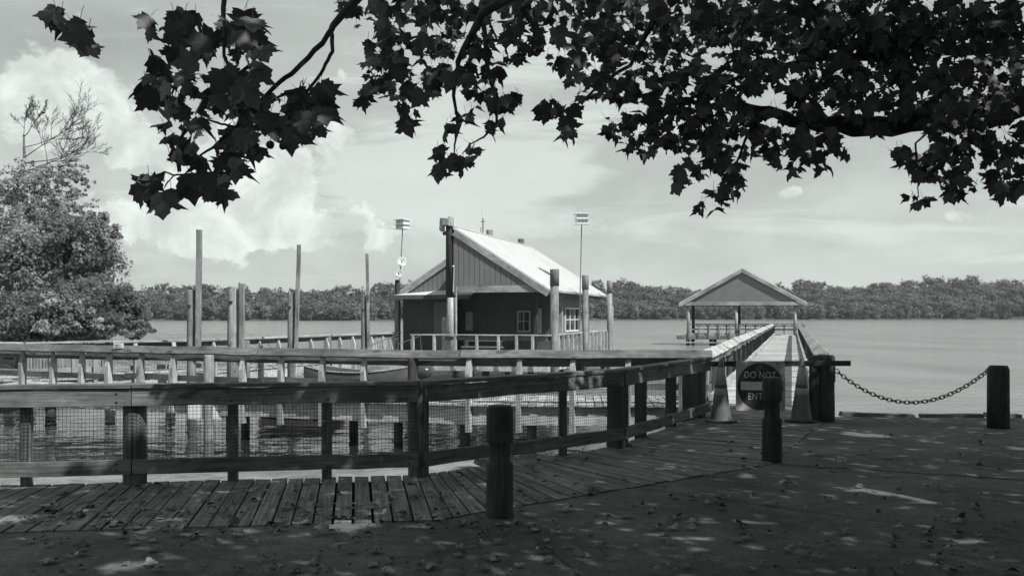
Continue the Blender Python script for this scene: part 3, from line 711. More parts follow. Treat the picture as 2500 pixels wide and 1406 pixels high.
mb = MB(); wire_panel(mb, Vector((.2, -1.57, 0)), Vector((3.9, -1.57, 0)), .05, .75, cell=.08, r=.0025); part('wire_mesh', mb, M['wire'])
for x in (-3.6, -1, 1.6, 3.6):
    for y in (-1.2, 5, 10.5):
        mb = MB(); mb.lathe((x, y, -2.6), [(.14, 0), (.13, 2.5)], 10); mb.build('pile', M['darkpile'], bh)
def hloc(x, y, z=0): return C1+r_*x+d_*y+UP*z
# bench on the porch
bn = thing('bench', tuple(hloc(1.3, -.6)), 'low slatted bench on the boathouse porch behind the railing', 'bench', TH)
mb = MB(); mb.beam((-.75, 0, .45), (.75, 0, .45), .38, .05); mb.build('seat', M['siding'], bn)
mb = MB(); mb.beam((-.75, .22, .72), (.75, .22, .72), .04, .14); mb.build('backrest', M['siding'], bn)
for x in (-.65, .65): mb = MB(); mb.beam((x, .05, 0), (x, .05, .72), .07, .3, up=(0, 1, 0)); mb.build('leg', M['darkpile'], bn)
# piles with cut tops beside the boathouse
for x, y, zt, r, lab, mt in ((4.1, -1.3, 3.16, .145, 'tall round pile at the near corner of the boathouse roof', 'pile'), (4.1, 3.9, 3.17, .12, 'tall round pile beside the boathouse window', 'pile'),
                             (4.1, 9.25, 3.15, .115, 'rearmost tall round pile behind the downpipe', 'pile')):
    p = hloc(x, y); o = thing('dock_pile', (p.x, p.y, WZ), lab, 'pile', 0, 'piles beside the boathouse')
    mb = MB(); mb.lathe((p.x, p.y, 0), [(r*1.12, -2.6), (r*1.06, 0), (r, zt-.55), (r*.99, zt-.55)], 18, wob=.04); bw_build(mb, 'shaft', M[mt], o, True)
    mb = MB(); mb.lathe((p.x, p.y, 0), [(r*1.14, zt-.56), (r*1.12, zt-.03), (r*1.0, zt)], 18, wob=.03); bw_build(mb, 'collar', M['pile'], o, True)
p = at(971, HY, 40.2); o = thing('dock_pile', (p.x, p.y, WZ), 'dark round pile at the left corner of the boathouse under the dishes', 'pile', 0, 'piles beside the boathouse')
mb = MB(); mb.lathe((p.x, p.y, 0), [(.13, -2.6), (.11, 3.0), (.1, 3.04)], 14, wob=.04); bw_build(mb, 'shaft', M['darkpile'], o, True)
# antenna
p = hloc(-.5, 5.1); an = thing('antenna', (p.x, p.y, 4.3), 'thin whip antenna on a mast above the boathouse ridge', 'antenna')
mb = MB(); mb.tube([(p.x, p.y, 4.3), (p.x, p.y, 5.65)], .028, 6); bw_build(mb, 'mast', M['metal'], an)
mb = MB(); mb.tube([(p.x, p.y, 5.65), (p.x, p.y, 6.85)], [.016, .008], 5); bw_build(mb, 'whip', M['white'], an)
mb = MB(); mb.beam((p.x-.09, p.y, 4.7), (p.x-.09, p.y, 5.25), .03, .03); mb.beam((p.x-.1, p.y, 5.5), (p.x+.1, p.y, 5.5), .03, .03); mb.beam((p.x-.1, p.y, 4.8), (p.x, p.y, 4.8), .03, .03); bw_build(mb, 'bracket', M['metal'], an)
# martin houses on poles
def birdhouse(pb, pt, sc_, lab, rot):
    root = thing('birdhouse', (pb.x, pb.y, pb.z), lab, 'birdhouse', 0, 'birdhouses on tall poles')
    mb = MB(); mb.tube([pb, pt], .022, 6); bw_build(mb, 'pole', M['metal'], root)
    c, s = math.cos(rot), math.sin(rot); X = Vector((c, s, 0)); Yv = Vector((-s, c, 0)); w = .44*sc_; d = .44*sc_; h = .17*sc_
    bdy = MB()
    for k in range(2): bdy.beam(pt-X*w/2+UP*(.03+h/2+k*(h+.02)), pt+X*w/2+UP*(.03+h/2+k*(h+.02)), d, h)
    o = bw_build(bdy, 'box', M['white'], root)
    hb = MB(); L = Vector(root.location)
    for k in range(2):
        for i in (-1, 0, 1):
            hb.lathe(pt+X*w*.3*i-Yv*(d/2-.002)+UP*(.03+h/2+k*(h+.02))-L, [(.024*sc_, 0), (.024*sc_, .008)], 10, axis=-Yv)
    hh = hb.build('entrance_hole', M['rubber'], o)
    for nm, z, th in (('floor_plate', .015, .02), ('floor_plate', .03+h+.01, .018), ('roof_plate', .03+2*h+.045, .03)):
        q = MB(); q.beam(pt-X*(w/2+.07)+UP*z, pt+X*(w/2+.07)+UP*z, d+.16, th); bw_build(q, nm, M['white'], root)
birdhouse(hloc(3.9, 3.6), at(1420, 549, 38.6), 1.0, 'white two storey birdhouse on the pole right of the boathouse', .35+TH)
birdhouse(at(976, 690, 40.4), at(983, 560, 40.4), .9, 'white two storey birdhouse on the leaning pole left of the boathouse', -.3+TH)
def dish(c, r, aim, lab):
    root = thing('satellite_dish', tuple(c), lab, 'satellite dish', 0, 'satellite dishes on the left pole')
    aim = Vector(aim).normalized(); mb = MB()
    prof = [(.02*1, -.18*r*1.2)]+[(r*k/6, -.28*r+.28*r*(k/6)**2) for k in range(1, 7)]
    n = 24; a = aim.orthogonal().normalized(); b = aim.cross(a)
    for th_ in (0, -.012):
        for (q, z) in prof:
            for i in range(n): t = 2*math.pi*i/n; mb.v.append(c+aim*(z+th_)+(a*math.cos(t)+b*math.sin(t))*q)
    k = len(prof)
    for s_ in range(2):
        for j in range(k-1):
            for i in range(n):
                i2 = (i+1) % n; o = s_*k*n; q = (o+j*n+i, o+j*n+i2, o+(j+1)*n+i2, o+(j+1)*n+i); mb.face(q if s_ == 0 else q[::-1], [(0, 0)]*4)
    for i in range(n): i2 = (i+1) % n; mb.face(((k-1)*n+i, (k-1)*n+i2, (2*k-1)*n+i2, (2*k-1)*n+i), [(0, 0)]*4)
    bw_build(mb, 'reflector', M['white'], root, True)
    mb = MB(); mb.tube([c-UP*r*.8, c+aim*r*.75-UP*r*.15, c+aim*r*.8], .012, 5); mb.lathe(c+aim*r*.75, [(.03, 0), (.03, .08)], 8, axis=-aim); bw_build(mb, 'arm', M['metal'], root)
dish(at(981, 639, 40.2), .19, (.15, -1, .12), 'upper larger white satellite dish on the pole left of the boathouse')
dish(at(974.5, 668, 40.0), .165, (-.25, -1, .25), 'lower smaller white satellite dish just above the dark pile')
# gangway with pipe handrails at left of the boathouse
gw = thing('gangway', tuple(at(940, 880, 37.5)), 'ribbed gangway with thin sloping pipe handrails by the boathouse', 'gangway')
mb = MB(); mb.tube([at(897, 846, 36.), at(972, 817, 36.), at(972, 860, 36.)], .016, 5); bw_build(mb, 'handrail', M['metal'], gw)
mb = MB(); mb.tube([at(972, 840, 35.), at(1026, 820, 35.), at(1029, 860, 35.)], .016, 5); bw_build(mb, 'handrail', M['metal'], gw)
for px, py in ((925, 835), (948, 826), (1002, 829)):
    mb = MB(); mb.tube([at(px, py, 35.7), at(px+3, 868, 35.7)], .012, 5); bw_build(mb, 'stanchion', M['metal'], gw)
mb = MB(); a = at(862, 905, 36.); b = at(960, 880, 37.8)
mb.beam(a, b, 1.1, .06); 
for k in range(14):
    q = at(868+k*6.5, 823, 36.8); q2 = at(874+k*6.7, 862, 36.8)
    mb.beam(q, q2, .05, .03, up=(0, 1, 0))
bw_build(mb, 'ramp', M['railpale'], gw)

# rowboat and dark float behind the middle railing
bt = thing('rowboat', tuple(at(930, 950, 30.)), 'low dark hulled boat with a glossy rounded outboard motor, moored behind the middle railing', 'boat')
def boat(cx, cy, ang, Lb, Wb, H):
    c, s = math.cos(ang), math.sin(ang); mb = MB(); inner = MB(); gw_ = MB(); n = 18; ring = []
    for i in range(n+1):
        t = i/n; x = (t-.5)*Lb; w = Wb/2*min(1, (1-(abs(t-.42)/.58)**3.0)**.8+.02) if abs(t-.42) < .58 else .02; sheer = H*(1+.35*(abs(t-.45)*1.8)**2)
        sec = [(-w, sheer), (-w*.96, sheer*.45), (-w*.72, 0), (0, -.03), (w*.72, 0), (w*.96, sheer*.45), (w, sheer)]
        sec += [(w*.93, sheer), (w*.88, sheer*.5), (w*.66, .05), (0, .03), (-w*.66, .05), (-w*.88, sheer*.5), (-w*.93, sheer)]
        ring.append([Vector((cx+x*c-y*s, cy+x*s+y*c, WZ-.02+z)) for y, z in sec])
    k = 14
    for rr in ring: mb.v += rr
    for i in range(n):
        for j in range(k):
            j2 = (j+1) % k; mb.face((i*k+j, i*k+j2, (i+1)*k+j2, (i+1)*k+j), [(0, 0)]*4)
    mb.face(tuple(range(k)), [(0, 0)]*k); mb.face(tuple(n*k+j for j in reversed(range(k))), [(0, 0)]*k)
    bw_build(mb, 'hull', M['hull'], bt, True)
    for e in (0, 6):
        g2 = MB(); g2.tube([rr[e]+UP*.01 for rr in ring], .022, 6); bw_build(g2, 'gunwale', M['railpale'], bt)
    for t in (.3, .55, .78):
        i = int(t*n); g2 = MB(); g2.beam(ring[i][7]-UP*.08, ring[i][13]-UP*.08, .24, .03); bw_build(g2, 'thwart', M['trim'], bt)
a = at(775, 900, 30.6); b = at(1010, 930, 29.4)
boat((a.x+b.x)/2, (a.y+b.y)/2, math.atan2(b.y-a.y, b.x-a.x), (b-a).length*1.12, 1.3, .72)
c = at(1028, 905, 29.4); om = MB(); om.lathe(c+Vector((-.30, .1, -.02)), [(.10, -.02), (.19, .06), (.23, .26), (.22, .42), (.18, .54), (.10, .62), (.02, .65)], 18, axis=(1, -.15, -.05)); om = bw_build(om, 'outboard_motor', M['float'], bt, True)
mb = MB(); mb.tube([c+Vector((0, .1, -.1)), c+Vector((.05, .1, -.9))], .05, 8); mb.tube([c+Vector((-.2, .1, .1)), c+Vector((-.7, .15, .2))], .025, 6); mb.build('shaft_and_tiller', M['metal'], bt).location = -Vector(bt.location)
# ================================================================= PIER
dp = Vector((.2740, .9617, 0)); rp = Vector((.9617, -.274, 0))
LP0 = Vector((3.55, 17.6, 0)); RP0 = Vector((5.33, 17.1, 0)); SL = 65.
pr = thing('pier', tuple(LP0), 'long narrow sunlit plank pier running out to the pavilion', 'pier')
mb = MB(); planks(LP0, LP0+dp*SL, RP0, RP0+dp*SL, mb, wid=.165, gap=.014, over=.1); bw_build(mb, 'deck', M['pierdeck'], pr)
for P_, sg in ((LP0, -1), (RP0, 1)):
    for k in range(5):
        mb = MB(); a = P_+dp*(SL*k/5+.005)+rp*sg*.08-UP*.2; b = P_+dp*(SL*(k+1)/5-.005)+rp*sg*.08-UP*.2; mb.beam(a, b, .06, .3); bw_build(mb, 'stringer', M['rim'], pr)
for k in range(11):
    for P_, sg in ((LP0, .2), (RP0, -.2)):
        q = P_+dp*(1.2+k*6.2)+rp*sg; mb = MB(); mb.lathe((q.x, q.y, -2.7), [(.14, 0), (.12, 2.62)], 10); bw_build(mb, 'pile', M['darkpile'], pr)
for P_, sg, lab in ((LP0, -1, 'left railing of the long pier, pale slanted cap board'), (RP0, 1, 'right railing of the long pier with posts standing outside')):
    root = thing('railing', tuple(P_), lab, 'railing'); inn = rp*(-sg)
    s_ = 0.05 if sg < 0 else -.3; k = 0
    while s_ < SL-.3:
        e = min(SL, s_+4.6); z = .875+random.uniform(-.012, .012)
        tilt = UP*math.cos(R(36))+inn*math.sin(R(36))
        mb = MB(); mb.beam(P_+dp*s_-inn*.05+UP*z, P_+dp*(e-.02)-inn*.05+UP*(z+random.uniform(-.012, .012)), .225, .04, up=tilt, seg=7, wob=.014, jit=.01); bw_build(mb, 'cap_board', M['railpale'], root)
        mb = MB(); mb.beam(P_+dp*s_-inn*.04+UP*.72, P_+dp*(e-.02)-inn*.04+UP*.72, .038, .16, seg=4, wob=.005); bw_build(mb, 'top_board', M['rail'], root)
        mb = MB(); mb.beam(P_+dp*s_+inn*.02+UP*.10, P_+dp*(e-.02)+inn*.02+UP*.10, .09, .13, seg=6, wob=.02); bw_build(mb, 'bottom_board', M['railpale'], root)
        mb = MB(); wire_panel(mb, P_+dp*s_-inn*.02, P_+dp*e-inn*.02, .10, .70, cell=.05 if s_ < 15 else .1, r=.0016 if s_ < 15 else .003); bw_build(mb, 'wire_mesh', M['wire'], root)
        s_ = e
    for k in range(26):
        q = P_+dp*(.4+k*2.55)-inn*.13
        mb = MB(); mb.beam((q.x, q.y, -.4), (q.x, q.y, .84 if sg < 0 else .9), .12, .14, up=dp, jit=.01); bw_build(mb, 'post', M['railpale'] if sg < 0 else M['pile'], root)
sgp = thing('gate_post', (5.22, 16.62, 0), 'dark round post at the near end of the right pier railing', 'post')
mb = MB(); mb.lathe((5.25, 16.62, 0), [(.09, -1), (.085, .88), (.065, .91)], 14, wob=.03); bw_build(mb, 'shaft', M['darkpile'], sgp, True)

# ================================================================= PAVILION
PV = LP0+dp*SL                       # where the pier's left rail ends
pvl = thing('pavilion', tuple(PV), 'gabled pavilion at the end of the pier on slim round posts', 'pavilion', TH)
x0, x1, D = -7.35, 2.3, 4.2          # local: x right, y back
xm = (x0+x1)/2; hz = 2.43; hb_ = .30; ap = 5.45; hw = (x1-x0)/2+.05; s2 = (ap-(hz+hb_))/hw
for sd in (-1, 1):
    mb = MB(); xe = xm+sd*(hw+.25); ze = ap-(hw+.25)*s2
    mb.beam(((xm+xe)/2, -.35, (ap+ze)/2+.03), ((xm+xe)/2, D+.35, (ap+ze)/2+.03), math.hypot(xe-xm, ap-ze), .07, up=(sd*s2, 0, 1)); mb.build('roof', M['roof'], pvl)
    mb = MB(); mb.beam((xm, -.38, ap-.15), (xe, -.38, ze-.15), .05, .27, up=(0, 0, 1)); mb.build('rake_board', M['trim'], pvl)
mb = MB(); A = [(x0+.35, -.22, hz+hb_), (x1-.35, -.22, hz+hb_), (xm, -.22, ap-.12)]; mb.poly(A); mb.poly([(p[0], D+.2, p[2]) for p in A[::-1]]); mb.build('gable', M['siding'], pvl)
mb = MB(); mb.beam((x0-.1, -.3, hz+hb_/2), (x1+.1, -.3, hz+hb_/2), .12, hb_); mb.build('front_beam', M['trim'], pvl)
mb = MB(); mb.beam((x0, D, hz+hb_/2), (x1, D, hz+hb_/2), .12, hb_); mb.build('rear_beam', M['darkwall'], pvl)
for x in (x0+.15, x1-.15): mb = MB(); mb.beam((x, -.2, hz+hb_/2), (x, D, hz+hb_/2), .12, hb_); mb.build('side_beam', M['darkwall'], pvl)
for x in (x0+.45, -3.0, x1-.65):
    mb = MB(); mb.lathe((x, -.05, 0), [(.14, -.6), (.13, 1.2), (.12, hz)], 14); mb.build('post', M['trim'], pvl, True)
    mb = MB(); mb.lathe((x, D-.1, 0), [(.14, -.6), (.13, 1.2), (.12, hz)], 14); mb.build('post', M['darkpile'], pvl, True)
mb = MB(); planks((x0-.1, -.3, -.02), (x1, -.3, -.02), (x0-.1, D+.2, -.02), (x1, D+.2, -.02), mb, wid=.3); mb.build('deck', M['pierdeck'], pvl)
mb = MB(); mb.beam((x0-.5, -.35, -.2), (x1, -.35, -.2), .12, .32); mb.build('rim_board', M['pile'], pvl)
mb = MB(); mb.beam((x0+.3, -.45, -.62), (-1.5, -.45, -.62), .3, .10); mb.build('float', M['railpale'], pvl)
mb = MB(); mb.beam((x0+.3, -.36, .88), (-.1, -.36, .88), .12, .05); mb.build('handrail', M['darkwall'], pvl)
mb = MB(); mb.beam((x0+.3, -.30, .45), (-.1, -.30, .45), .04, .08); mb.build('middle_rail', M['trim'], pvl)
mb = MB(); mb.beam((x0+.3, -.30, .06), (-.1, -.30, .06), .04, .22); mb.build('bottom_rail', M['trim'], pvl)
k = 0
for i in range(9):
    x = x0+.5+i*.83
    mb = MB(); mb.beam((x, -.42, -.3), (x, -.42, .86), .11, .12, up=(0, 1, 0)); mb.build('rail_post', M['pile'], pvl)
mb = MB(); mb.beam((x0+.3, D, .88), (x1, D, .88), .12, .05); mb.beam((x0+.3, D, .72), (x1, D, .72), .04, .06); mb.beam((x0+.3, D, .42), (x1, D, .42), .04, .12); mb.build('rear_rail', M['darkwall'], pvl)
for i in range(12):
    x = x0+.9+i*.80
    mb = MB(); mb.beam((x, D-.05, 0), (x, D-.05, .86), .08, .08, up=(0, 1, 0)); mb.beam((x-.2, D-.05, .82), (x, D-.05, .62), .05, .04, up=(0, 1, 0)); mb.beam((x+.2, D-.05, .82), (x, D-.05, .62), .05, .04, up=(0, 1, 0)); mb.build('rail_post', M['darkwall'], pvl)
for x in (x0+.4, x0+2.3, -3, -1, 1.6):
    for y in (0, D): mb = MB(); mb.lathe((x, y, -2.8), [(.16, 0), (.15, 2.75)], 10); mb.build('pile', M['darkpile'], pvl)

# ================================================================= GATE, SIGN, CONES, BOLLARDS, CHAIN
bY = 14.75
p = gr(2012, 1028); cp = thing('chain_post', (p.x, p.y, 0), 'dark split round post that holds the barrier beam and chain', 'post')
mb = MB(); mb.lathe((p.x+.045, p.y+.16, 0), [(.165, -.5), (.16, .30), (.155, .56), (.17, .58), (.165, .93), (.145, .97)], 16, wob=.06); bw_build(mb, 'shaft', M['darkpile'], cp, True)
mb = MB(); mb.beam((p.x-.15, p.y+.02, -.01), (p.x-.14, p.y+.02, .95), .13, .09, up=(0, 1, 0), jit=.02); bw_build(mb, 'plank', M['darkpile'], cp)
gb = thing('barrier_beam', (3.6, bY, 0), 'dark horizontal beam closing the pier entrance', 'barrier')
a = at(1716, 888, 14.95); b = at(2077, 886.5, 14.38); mb = MB(); mb.beam(a, b, .045, .078, seg=4, wob=.002); bw_build(mb, 'beam', M['darkpile'], gb)
# do not enter sign, hung on the beam
s0 = at(1857, 942, 14.55)
sg = thing('traffic_sign', tuple(s0), 'square do not enter sign with a dark disc hung on the barrier beam', 'sign')
sg.rotation_euler = (R(-3), R(1.2), R(4))
def rrect(w, h, r, n=5):
    pts = []
    for cx, cz, a0 in ((w/2-r, h/2-r, 0), (-w/2+r, h/2-r, 90), (-w/2+r, -h/2+r, 180), (w/2-r, -h/2+r, 270)):
        for i in range(n+1): t = R(a0+90*i/n); pts.append((cx+r*math.cos(t), cz+r*math.sin(t)))
    return pts
def slab(mb, pts, y0, y1, mi=0):
    k = len(pts); n0 = len(mb.v); mb.v += [Vector((x, y0, z)) for x, z in pts]+[Vector((x, y1, z)) for x, z in pts]
    mb.face(tuple(range(n0, n0+k)), [(x, z) for x, z in pts], mi); mb.face(tuple(range(n0+2*k-1, n0+k-1, -1)), [(x, z) for x, z in pts[::-1]], mi)
    for i in range(k): j = (i+1) % k; mb.face((n0+i, n0+k+i, n0+k+j, n0+j), [(0, 0)]*4, mi)
mb = MB(); slab(mb, rrect(.745, .735, .045), 0, .004); mb.build('plate', M['signgrey'], sg)
mb = MB(); slab(mb, [(.345*math.cos(2*math.pi*i/48)-.005, .345*math.sin(2*math.pi*i/48)-.005) for i in range(48)], -.004, -.001); disc = mb.build('disc', M['signred'], sg)
mb = MB(); slab(mb, rrect(.60, .125, .004), -.0075, -.0045); br_ = mb.build('bar', M['signwhite'], sg)
def text(s, size, loc, parent, mat, name='lettering', squeeze=.80):
    cu = bpy.data.curves.new(name, 'FONT'); cu.body = s; cu.size = size; cu.align_x = 'CENTER'; cu.align_y = 'CENTER'; cu.extrude = .0012; cu.offset = -.0012; cu.space_character = 1.12
    t = bpy.data.objects.new(name, cu); sc.collection.objects.link(t); bpy.context.view_layer.update()
    me = bpy.data.meshes.new_from_object(t.evaluated_get(bpy.context.evaluated_depsgraph_get())); bpy.data.objects.remove(t)
    me.materials.clear(); me.materials.append(mat)
    o = bpy.data.objects.new(name, me); sc.collection.objects.link(o); o.parent = parent; o.location = loc; o.rotation_euler = (R(90), 0, 0); o.scale = (squeeze, 1, 1); return o
text('DO NOT', .14, (-.01, -.007, .158), disc, M['signwhite'])
text('ENTER', .14, (-.015, -.007, -.158), disc, M['signwhite'])
mb = MB()
for x in (-.25, .25): mb.lathe((x, -.002, .33), [(.012, 0), (.012, .008), (.006, .012)], 8, axis=(0, -1, 0))
mb.build('bolt', M['darkmetal'], sg)
# cones
def cone(px, lab):
    p = gr(px, 1030); root = thing('traffic_cone', (p.x, p.y, 0), lab, 'cone', 0, 'traffic cones in front of the barrier beam')
    def rad(z): return .150-(.150-.033)*(z-.05)/.86
    mb = MB(); mb.lathe((0, 0, 0), [(.165, .035), (.155, .045), (.150, .06), (rad(.40), .40), (rad(.91), .91), (.022, .925)], 28); mb.build('body', M['cone'], root, True)
    for z0, z1, mt in ((.40, .50, 'conestripe'), (.555, .80, 'conestripe'), (.50, .555, 'conedark')):
        q = MB(); q.lathe((0, 0, 0), [(rad(z0)+.001, z0), (rad(z0)+.003, z0+.002), (rad(z1)+.003, z1-.002), (rad(z1)+.001, z1)], 28); q.build('band', M[mt], root, True)
    q = MB(); pts = []
    for i in range(8): pass
    n = 32; prof = [(-0, .0), (0, .03)]
    q.lathe((0, 0, 0), [(.235, 0), (.240, .012), (.235, .032), (.18, .038)], 8); q.build('base', M['rubber'], root)
    root.rotation_euler = (0, R(random.uniform(-1, 1)), random.uniform(0, 1)); return root
cone(1760, 'tall pale traffic cone left of the do not enter sign'); cone(1956, 'tall pale traffic cone right of the do not enter sign')
# bollards with a turned groove
def bollard(px, base, top, wpx, lab, cuts):
    p = gr(px, base); H = EYE-(top-HY)/F*p.y; r = wpx/F*p.y/2
    root = thing('bollard', (p.x, p.y+r, 0), lab, 'bollard', 0, 'grooved timber bollards')
    k0, k1 = cuts
    mb = MB(); mb.lathe((0, 0, 0), [(r*1.02, -.3), (r*1.03, .05), (r, H*k0-.01), (r*.97, H*k0), (r*.79, H*k0+.02), (r*.775, H*k1-.015), (r*.97, H*k1), (r*1.02, H*k1+.015), (r*1.0, H-.035), (r*.95, H-.012), (r*.80, H)], 32, wob=.035)
    mb.build('shaft', M['darkpile'] if True else None, root, True)
    return root
bollard(1220, 1262, 992, 66, 'nearest grooved timber bollard standing in the middle foreground', (.47, .66))
bollard(1891, 1127, 922, 47, 'grooved timber bollard in front of the do not enter sign', (.50, .72))
e = gr(2438, 1042); cpr = thing('chain_post', (e.x, e.y, 0), 'squat round post at the right end of the chain', 'post')
mb = MB(); mb.lathe((e.x, e.y, 0), [(.15, -.3), (.145, .8), (.12, .86)], 16, wob=.04); bw_build(mb, 'shaft', M['darkpile'], cpr, True)
# chain of real links
ch = MB(); A = at(2040, 903, 14.65); B = at(2425, 893, 13.9); N = 74
def chp(t):
    sag = .50; q = A.lerp(B, t); q = Vector(q); q.z -= 4*sag*t*(1-t)*1.0; return q
pts = [chp(i/600) for i in range(601)]; acc = [0]
for i in range(600): acc.append(acc[-1]+(pts[i+1]-pts[i]).length)
pitch = .060; k = 0; s_ = pitch/2
def atlen(s):
    i = int(np.searchsorted(acc, s)); i = min(max(i, 1), 600); f = (s-acc[i-1])/(acc[i]-acc[i-1]); return pts[i-1].lerp(pts[i], f), (pts[i]-pts[i-1]).normalized()
while s_ < acc[-1]:
    c, t = atlen(s_); sd = Vector((0, 1, 0)); nrm = t.cross(sd).normalized()
    a_ = nrm if k % 2 == 0 else (nrm*.35+sd*.94).normalized()
    ring = []
    for i in range(11):
        th = 2*math.pi*i/10; ring.append(c+t*math.cos(th)*.043+a_*math.sin(th)*.026)
    ch.tube(ring, .0075, 5, cap=False); s_ += pitch; k += 1
tag(ch.build('chain', M['darkmetal'], smooth=True), 'rusty link chain sagging between posts over the water edge', 'chain')

# ================================================================= LEAF TEMPLATES
def leaf_template(k=1.0, curl=.25, seed=0):
    """sycamore leaf: five toothed lobes; fan of triangles around the centre rib"""
    rs = random.Random(seed)
    half = [(0, -.38), (.12, -.50), (.30, -.48), (.62, -.46), (.56, -.28), (.66, -.16), (.62, -.02), (.96, .16), (.74, .26), (.62, .40), (.44, .34), (.36, .46), (.40, .60), (.22, .72), (0, 1.0)]
    if k < 1: half = [(0, -.40), (.30, -.44), (.62, -.36), (.46, -.16), (.92, .20), (.36, .26), (.34, .60), (0, 1.0)]
    half = [(x*(1+rs.uniform(-.08, .08)), y*(1+rs.uniform(-.06, .06))) for x, y in half]
    out = half+[(-x*(1+rs.uniform(-.06, .06)), y) for x, y in reversed(half[1:-1])]
    v = [(0, -.05, 0)]+[(x, y, -curl*(x*x)*.8-curl*.35*(y-.1)**2*np.sign(y)+rs.uniform(-.06, .06)) for x, y in out]
    n = len(out); f = [(0, i+1, (i+1) % n+1) for i in range(n)]
    return np.array(v, float)*.5, np.array(f, int)
T_hi = [leaf_template(1, c, i) for i, c in enumerate((.2, .5, .85, 1.3))]
T_lo = leaf_template(.5, .3, 9)
quad_t = (np.array([(-.5, -.3, 0), (.5, -.3, .1), (.5, .3, 0), (-.5, .3, -.1)], float), np.array([(0, 1, 2, 3)]))
rag_t = (np.array([(0, -.5, 0), (.42, -.1, .1), (.18, .12, 0), (.3, .5, -.08), (-.15, .2, .05), (-.5, .32, 0), (-.22, -.12, .05)], float), np.array([(0, 1, 2, 3, 4, 5, 6)]))

# ================================================================= SYCAMORE OVERHEAD
st = thing('sycamore_tree', (7.2, 4.6, 0), 'overhanging sycamore whose dark leafy branches cross the top of the view', 'tree')
OFF = np.array(st.location)
clusters = []
def cl(px, py, rx, ry, Y, dens=1.6): clusters.append((px, py, rx, ry, Y, dens))
for c in ((175, 95, 34, 30), (212, 112, 18, 22), (150, 50, 50, 36), (470, 105, 60, 40), (430, 150, 60, 45), (425, 215, 75, 52), (375, 205, 38, 42), (455, 270, 55, 30), (410, 250, 30, 40), (605, 110, 50, 50), (590, 60, 80, 40), (615, 165, 40, 30),
          (440, 310, 52, 38), (440, 360, 45, 40), (545, 225, 50, 42), (590, 205, 60, 45), (560, 265, 42, 45), (680, 275, 80, 48), (740, 305, 52, 40), (640, 310, 60, 40), (760, 225, 40, 24), (722, 240, 35, 25), (560, 350, 60, 38),
          (610, 360, 40, 34), (575, 410, 50, 42), (520, 420, 45, 36), (350, 455, 32, 34), (395, 475, 34, 22), (510, 462, 26, 20), (455, 455, 16, 12), (545, 468, 13, 12), (790, 255, 14, 30), (420, 60, 70, 40)):
    cl(*c, 4.9, 1.5)
for c in ((930, 110, 60, 45), (920, 180, 40, 50), (905, 240, 30, 38), (960, 160, 60, 60), (970, 240, 45, 42), (1000, 285, 36, 30), (1020, 200, 55, 45), (1060, 150, 60, 60), (1010, 90, 90, 40), (1090, 200, 60, 36), (1130, 110, 70, 50), (1160, 200, 58, 40),
          (1190, 150, 50, 50), (1180, 250, 34, 22), (1240, 95, 70, 40), (1300, 90, 80, 40), (1290, 140, 30, 20), (1215, 255, 34, 32), (1200, 305, 30, 20), (1245, 245, 22, 16), (1140, 290, 30, 16), (1100, 320, 16, 14), (1090, 385, 40, 26), (1150, 375, 40, 22),
          (1120, 405, 36, 14), (1075, 410, 20, 20), (1350, 275, 36, 26), (1385, 290, 32, 34), (1385, 330, 18, 14), (1340, 262, 26, 20), (1380, 130, 60, 45), (1420, 180, 45, 40), (1440, 220, 36, 30)):
    cl(*c, 6.6, 1.7)
for c in ((1480, 120, 90, 60), (1500, 200, 60, 50), (1560, 230, 60, 60), (1510, 300, 38, 34), (1560, 310, 50, 40), (1590, 350, 45, 32), (1545, 360, 30, 22), (1640, 290, 60, 60), (1640, 360, 45, 26), (1640, 150, 90, 60), (1700, 220, 80, 60), (1720, 300, 60, 50),
          (1720, 380, 50, 36), (1760, 350, 55, 40), (1690, 420, 40, 26), (1660, 450, 26, 22), (1790, 400, 40, 46), (1790, 450, 32, 36), (1755, 480, 30, 24), (1725, 508, 26, 14), (1780, 190, 90, 70), (1840, 290, 80, 50), (1860, 350, 60, 36), (1930, 340, 60, 50),
          (1930, 395, 45, 28), (2000, 340, 60, 46), (1985, 385, 25, 20), (2010, 408, 22, 16), (2062, 376, 16, 16), (1900, 160, 100, 80), (2000, 240, 90, 60), (2040, 120, 120, 90), (2160, 120, 120, 90), (2120, 240, 110, 60), (2140, 310, 60, 18), (2260, 130, 120, 100),
          (2230, 260, 90, 50), (2330, 230, 80, 70), (2330, 330, 60, 60), (2215, 375, 36, 24), (2250, 400, 50, 36), (2310, 410, 60, 46), (2260, 440, 30, 20), (2240, 485, 36, 24), (2350, 460, 36, 30), (2310, 475, 22, 12), (2420, 150, 100, 120), (2430, 320, 90, 90), (2450, 430, 60, 60)):
    cl(*c, 8.2, 2.2)
for px in range(880, 2560, 70): cl(px, 25, 60, 45, 7.5, 1.8)
for px in range(1450, 2560, 80): cl(px, 75, 70, 45, 9., 2.)
Vs, Fs, n0 = [], [], 0; Pet = []
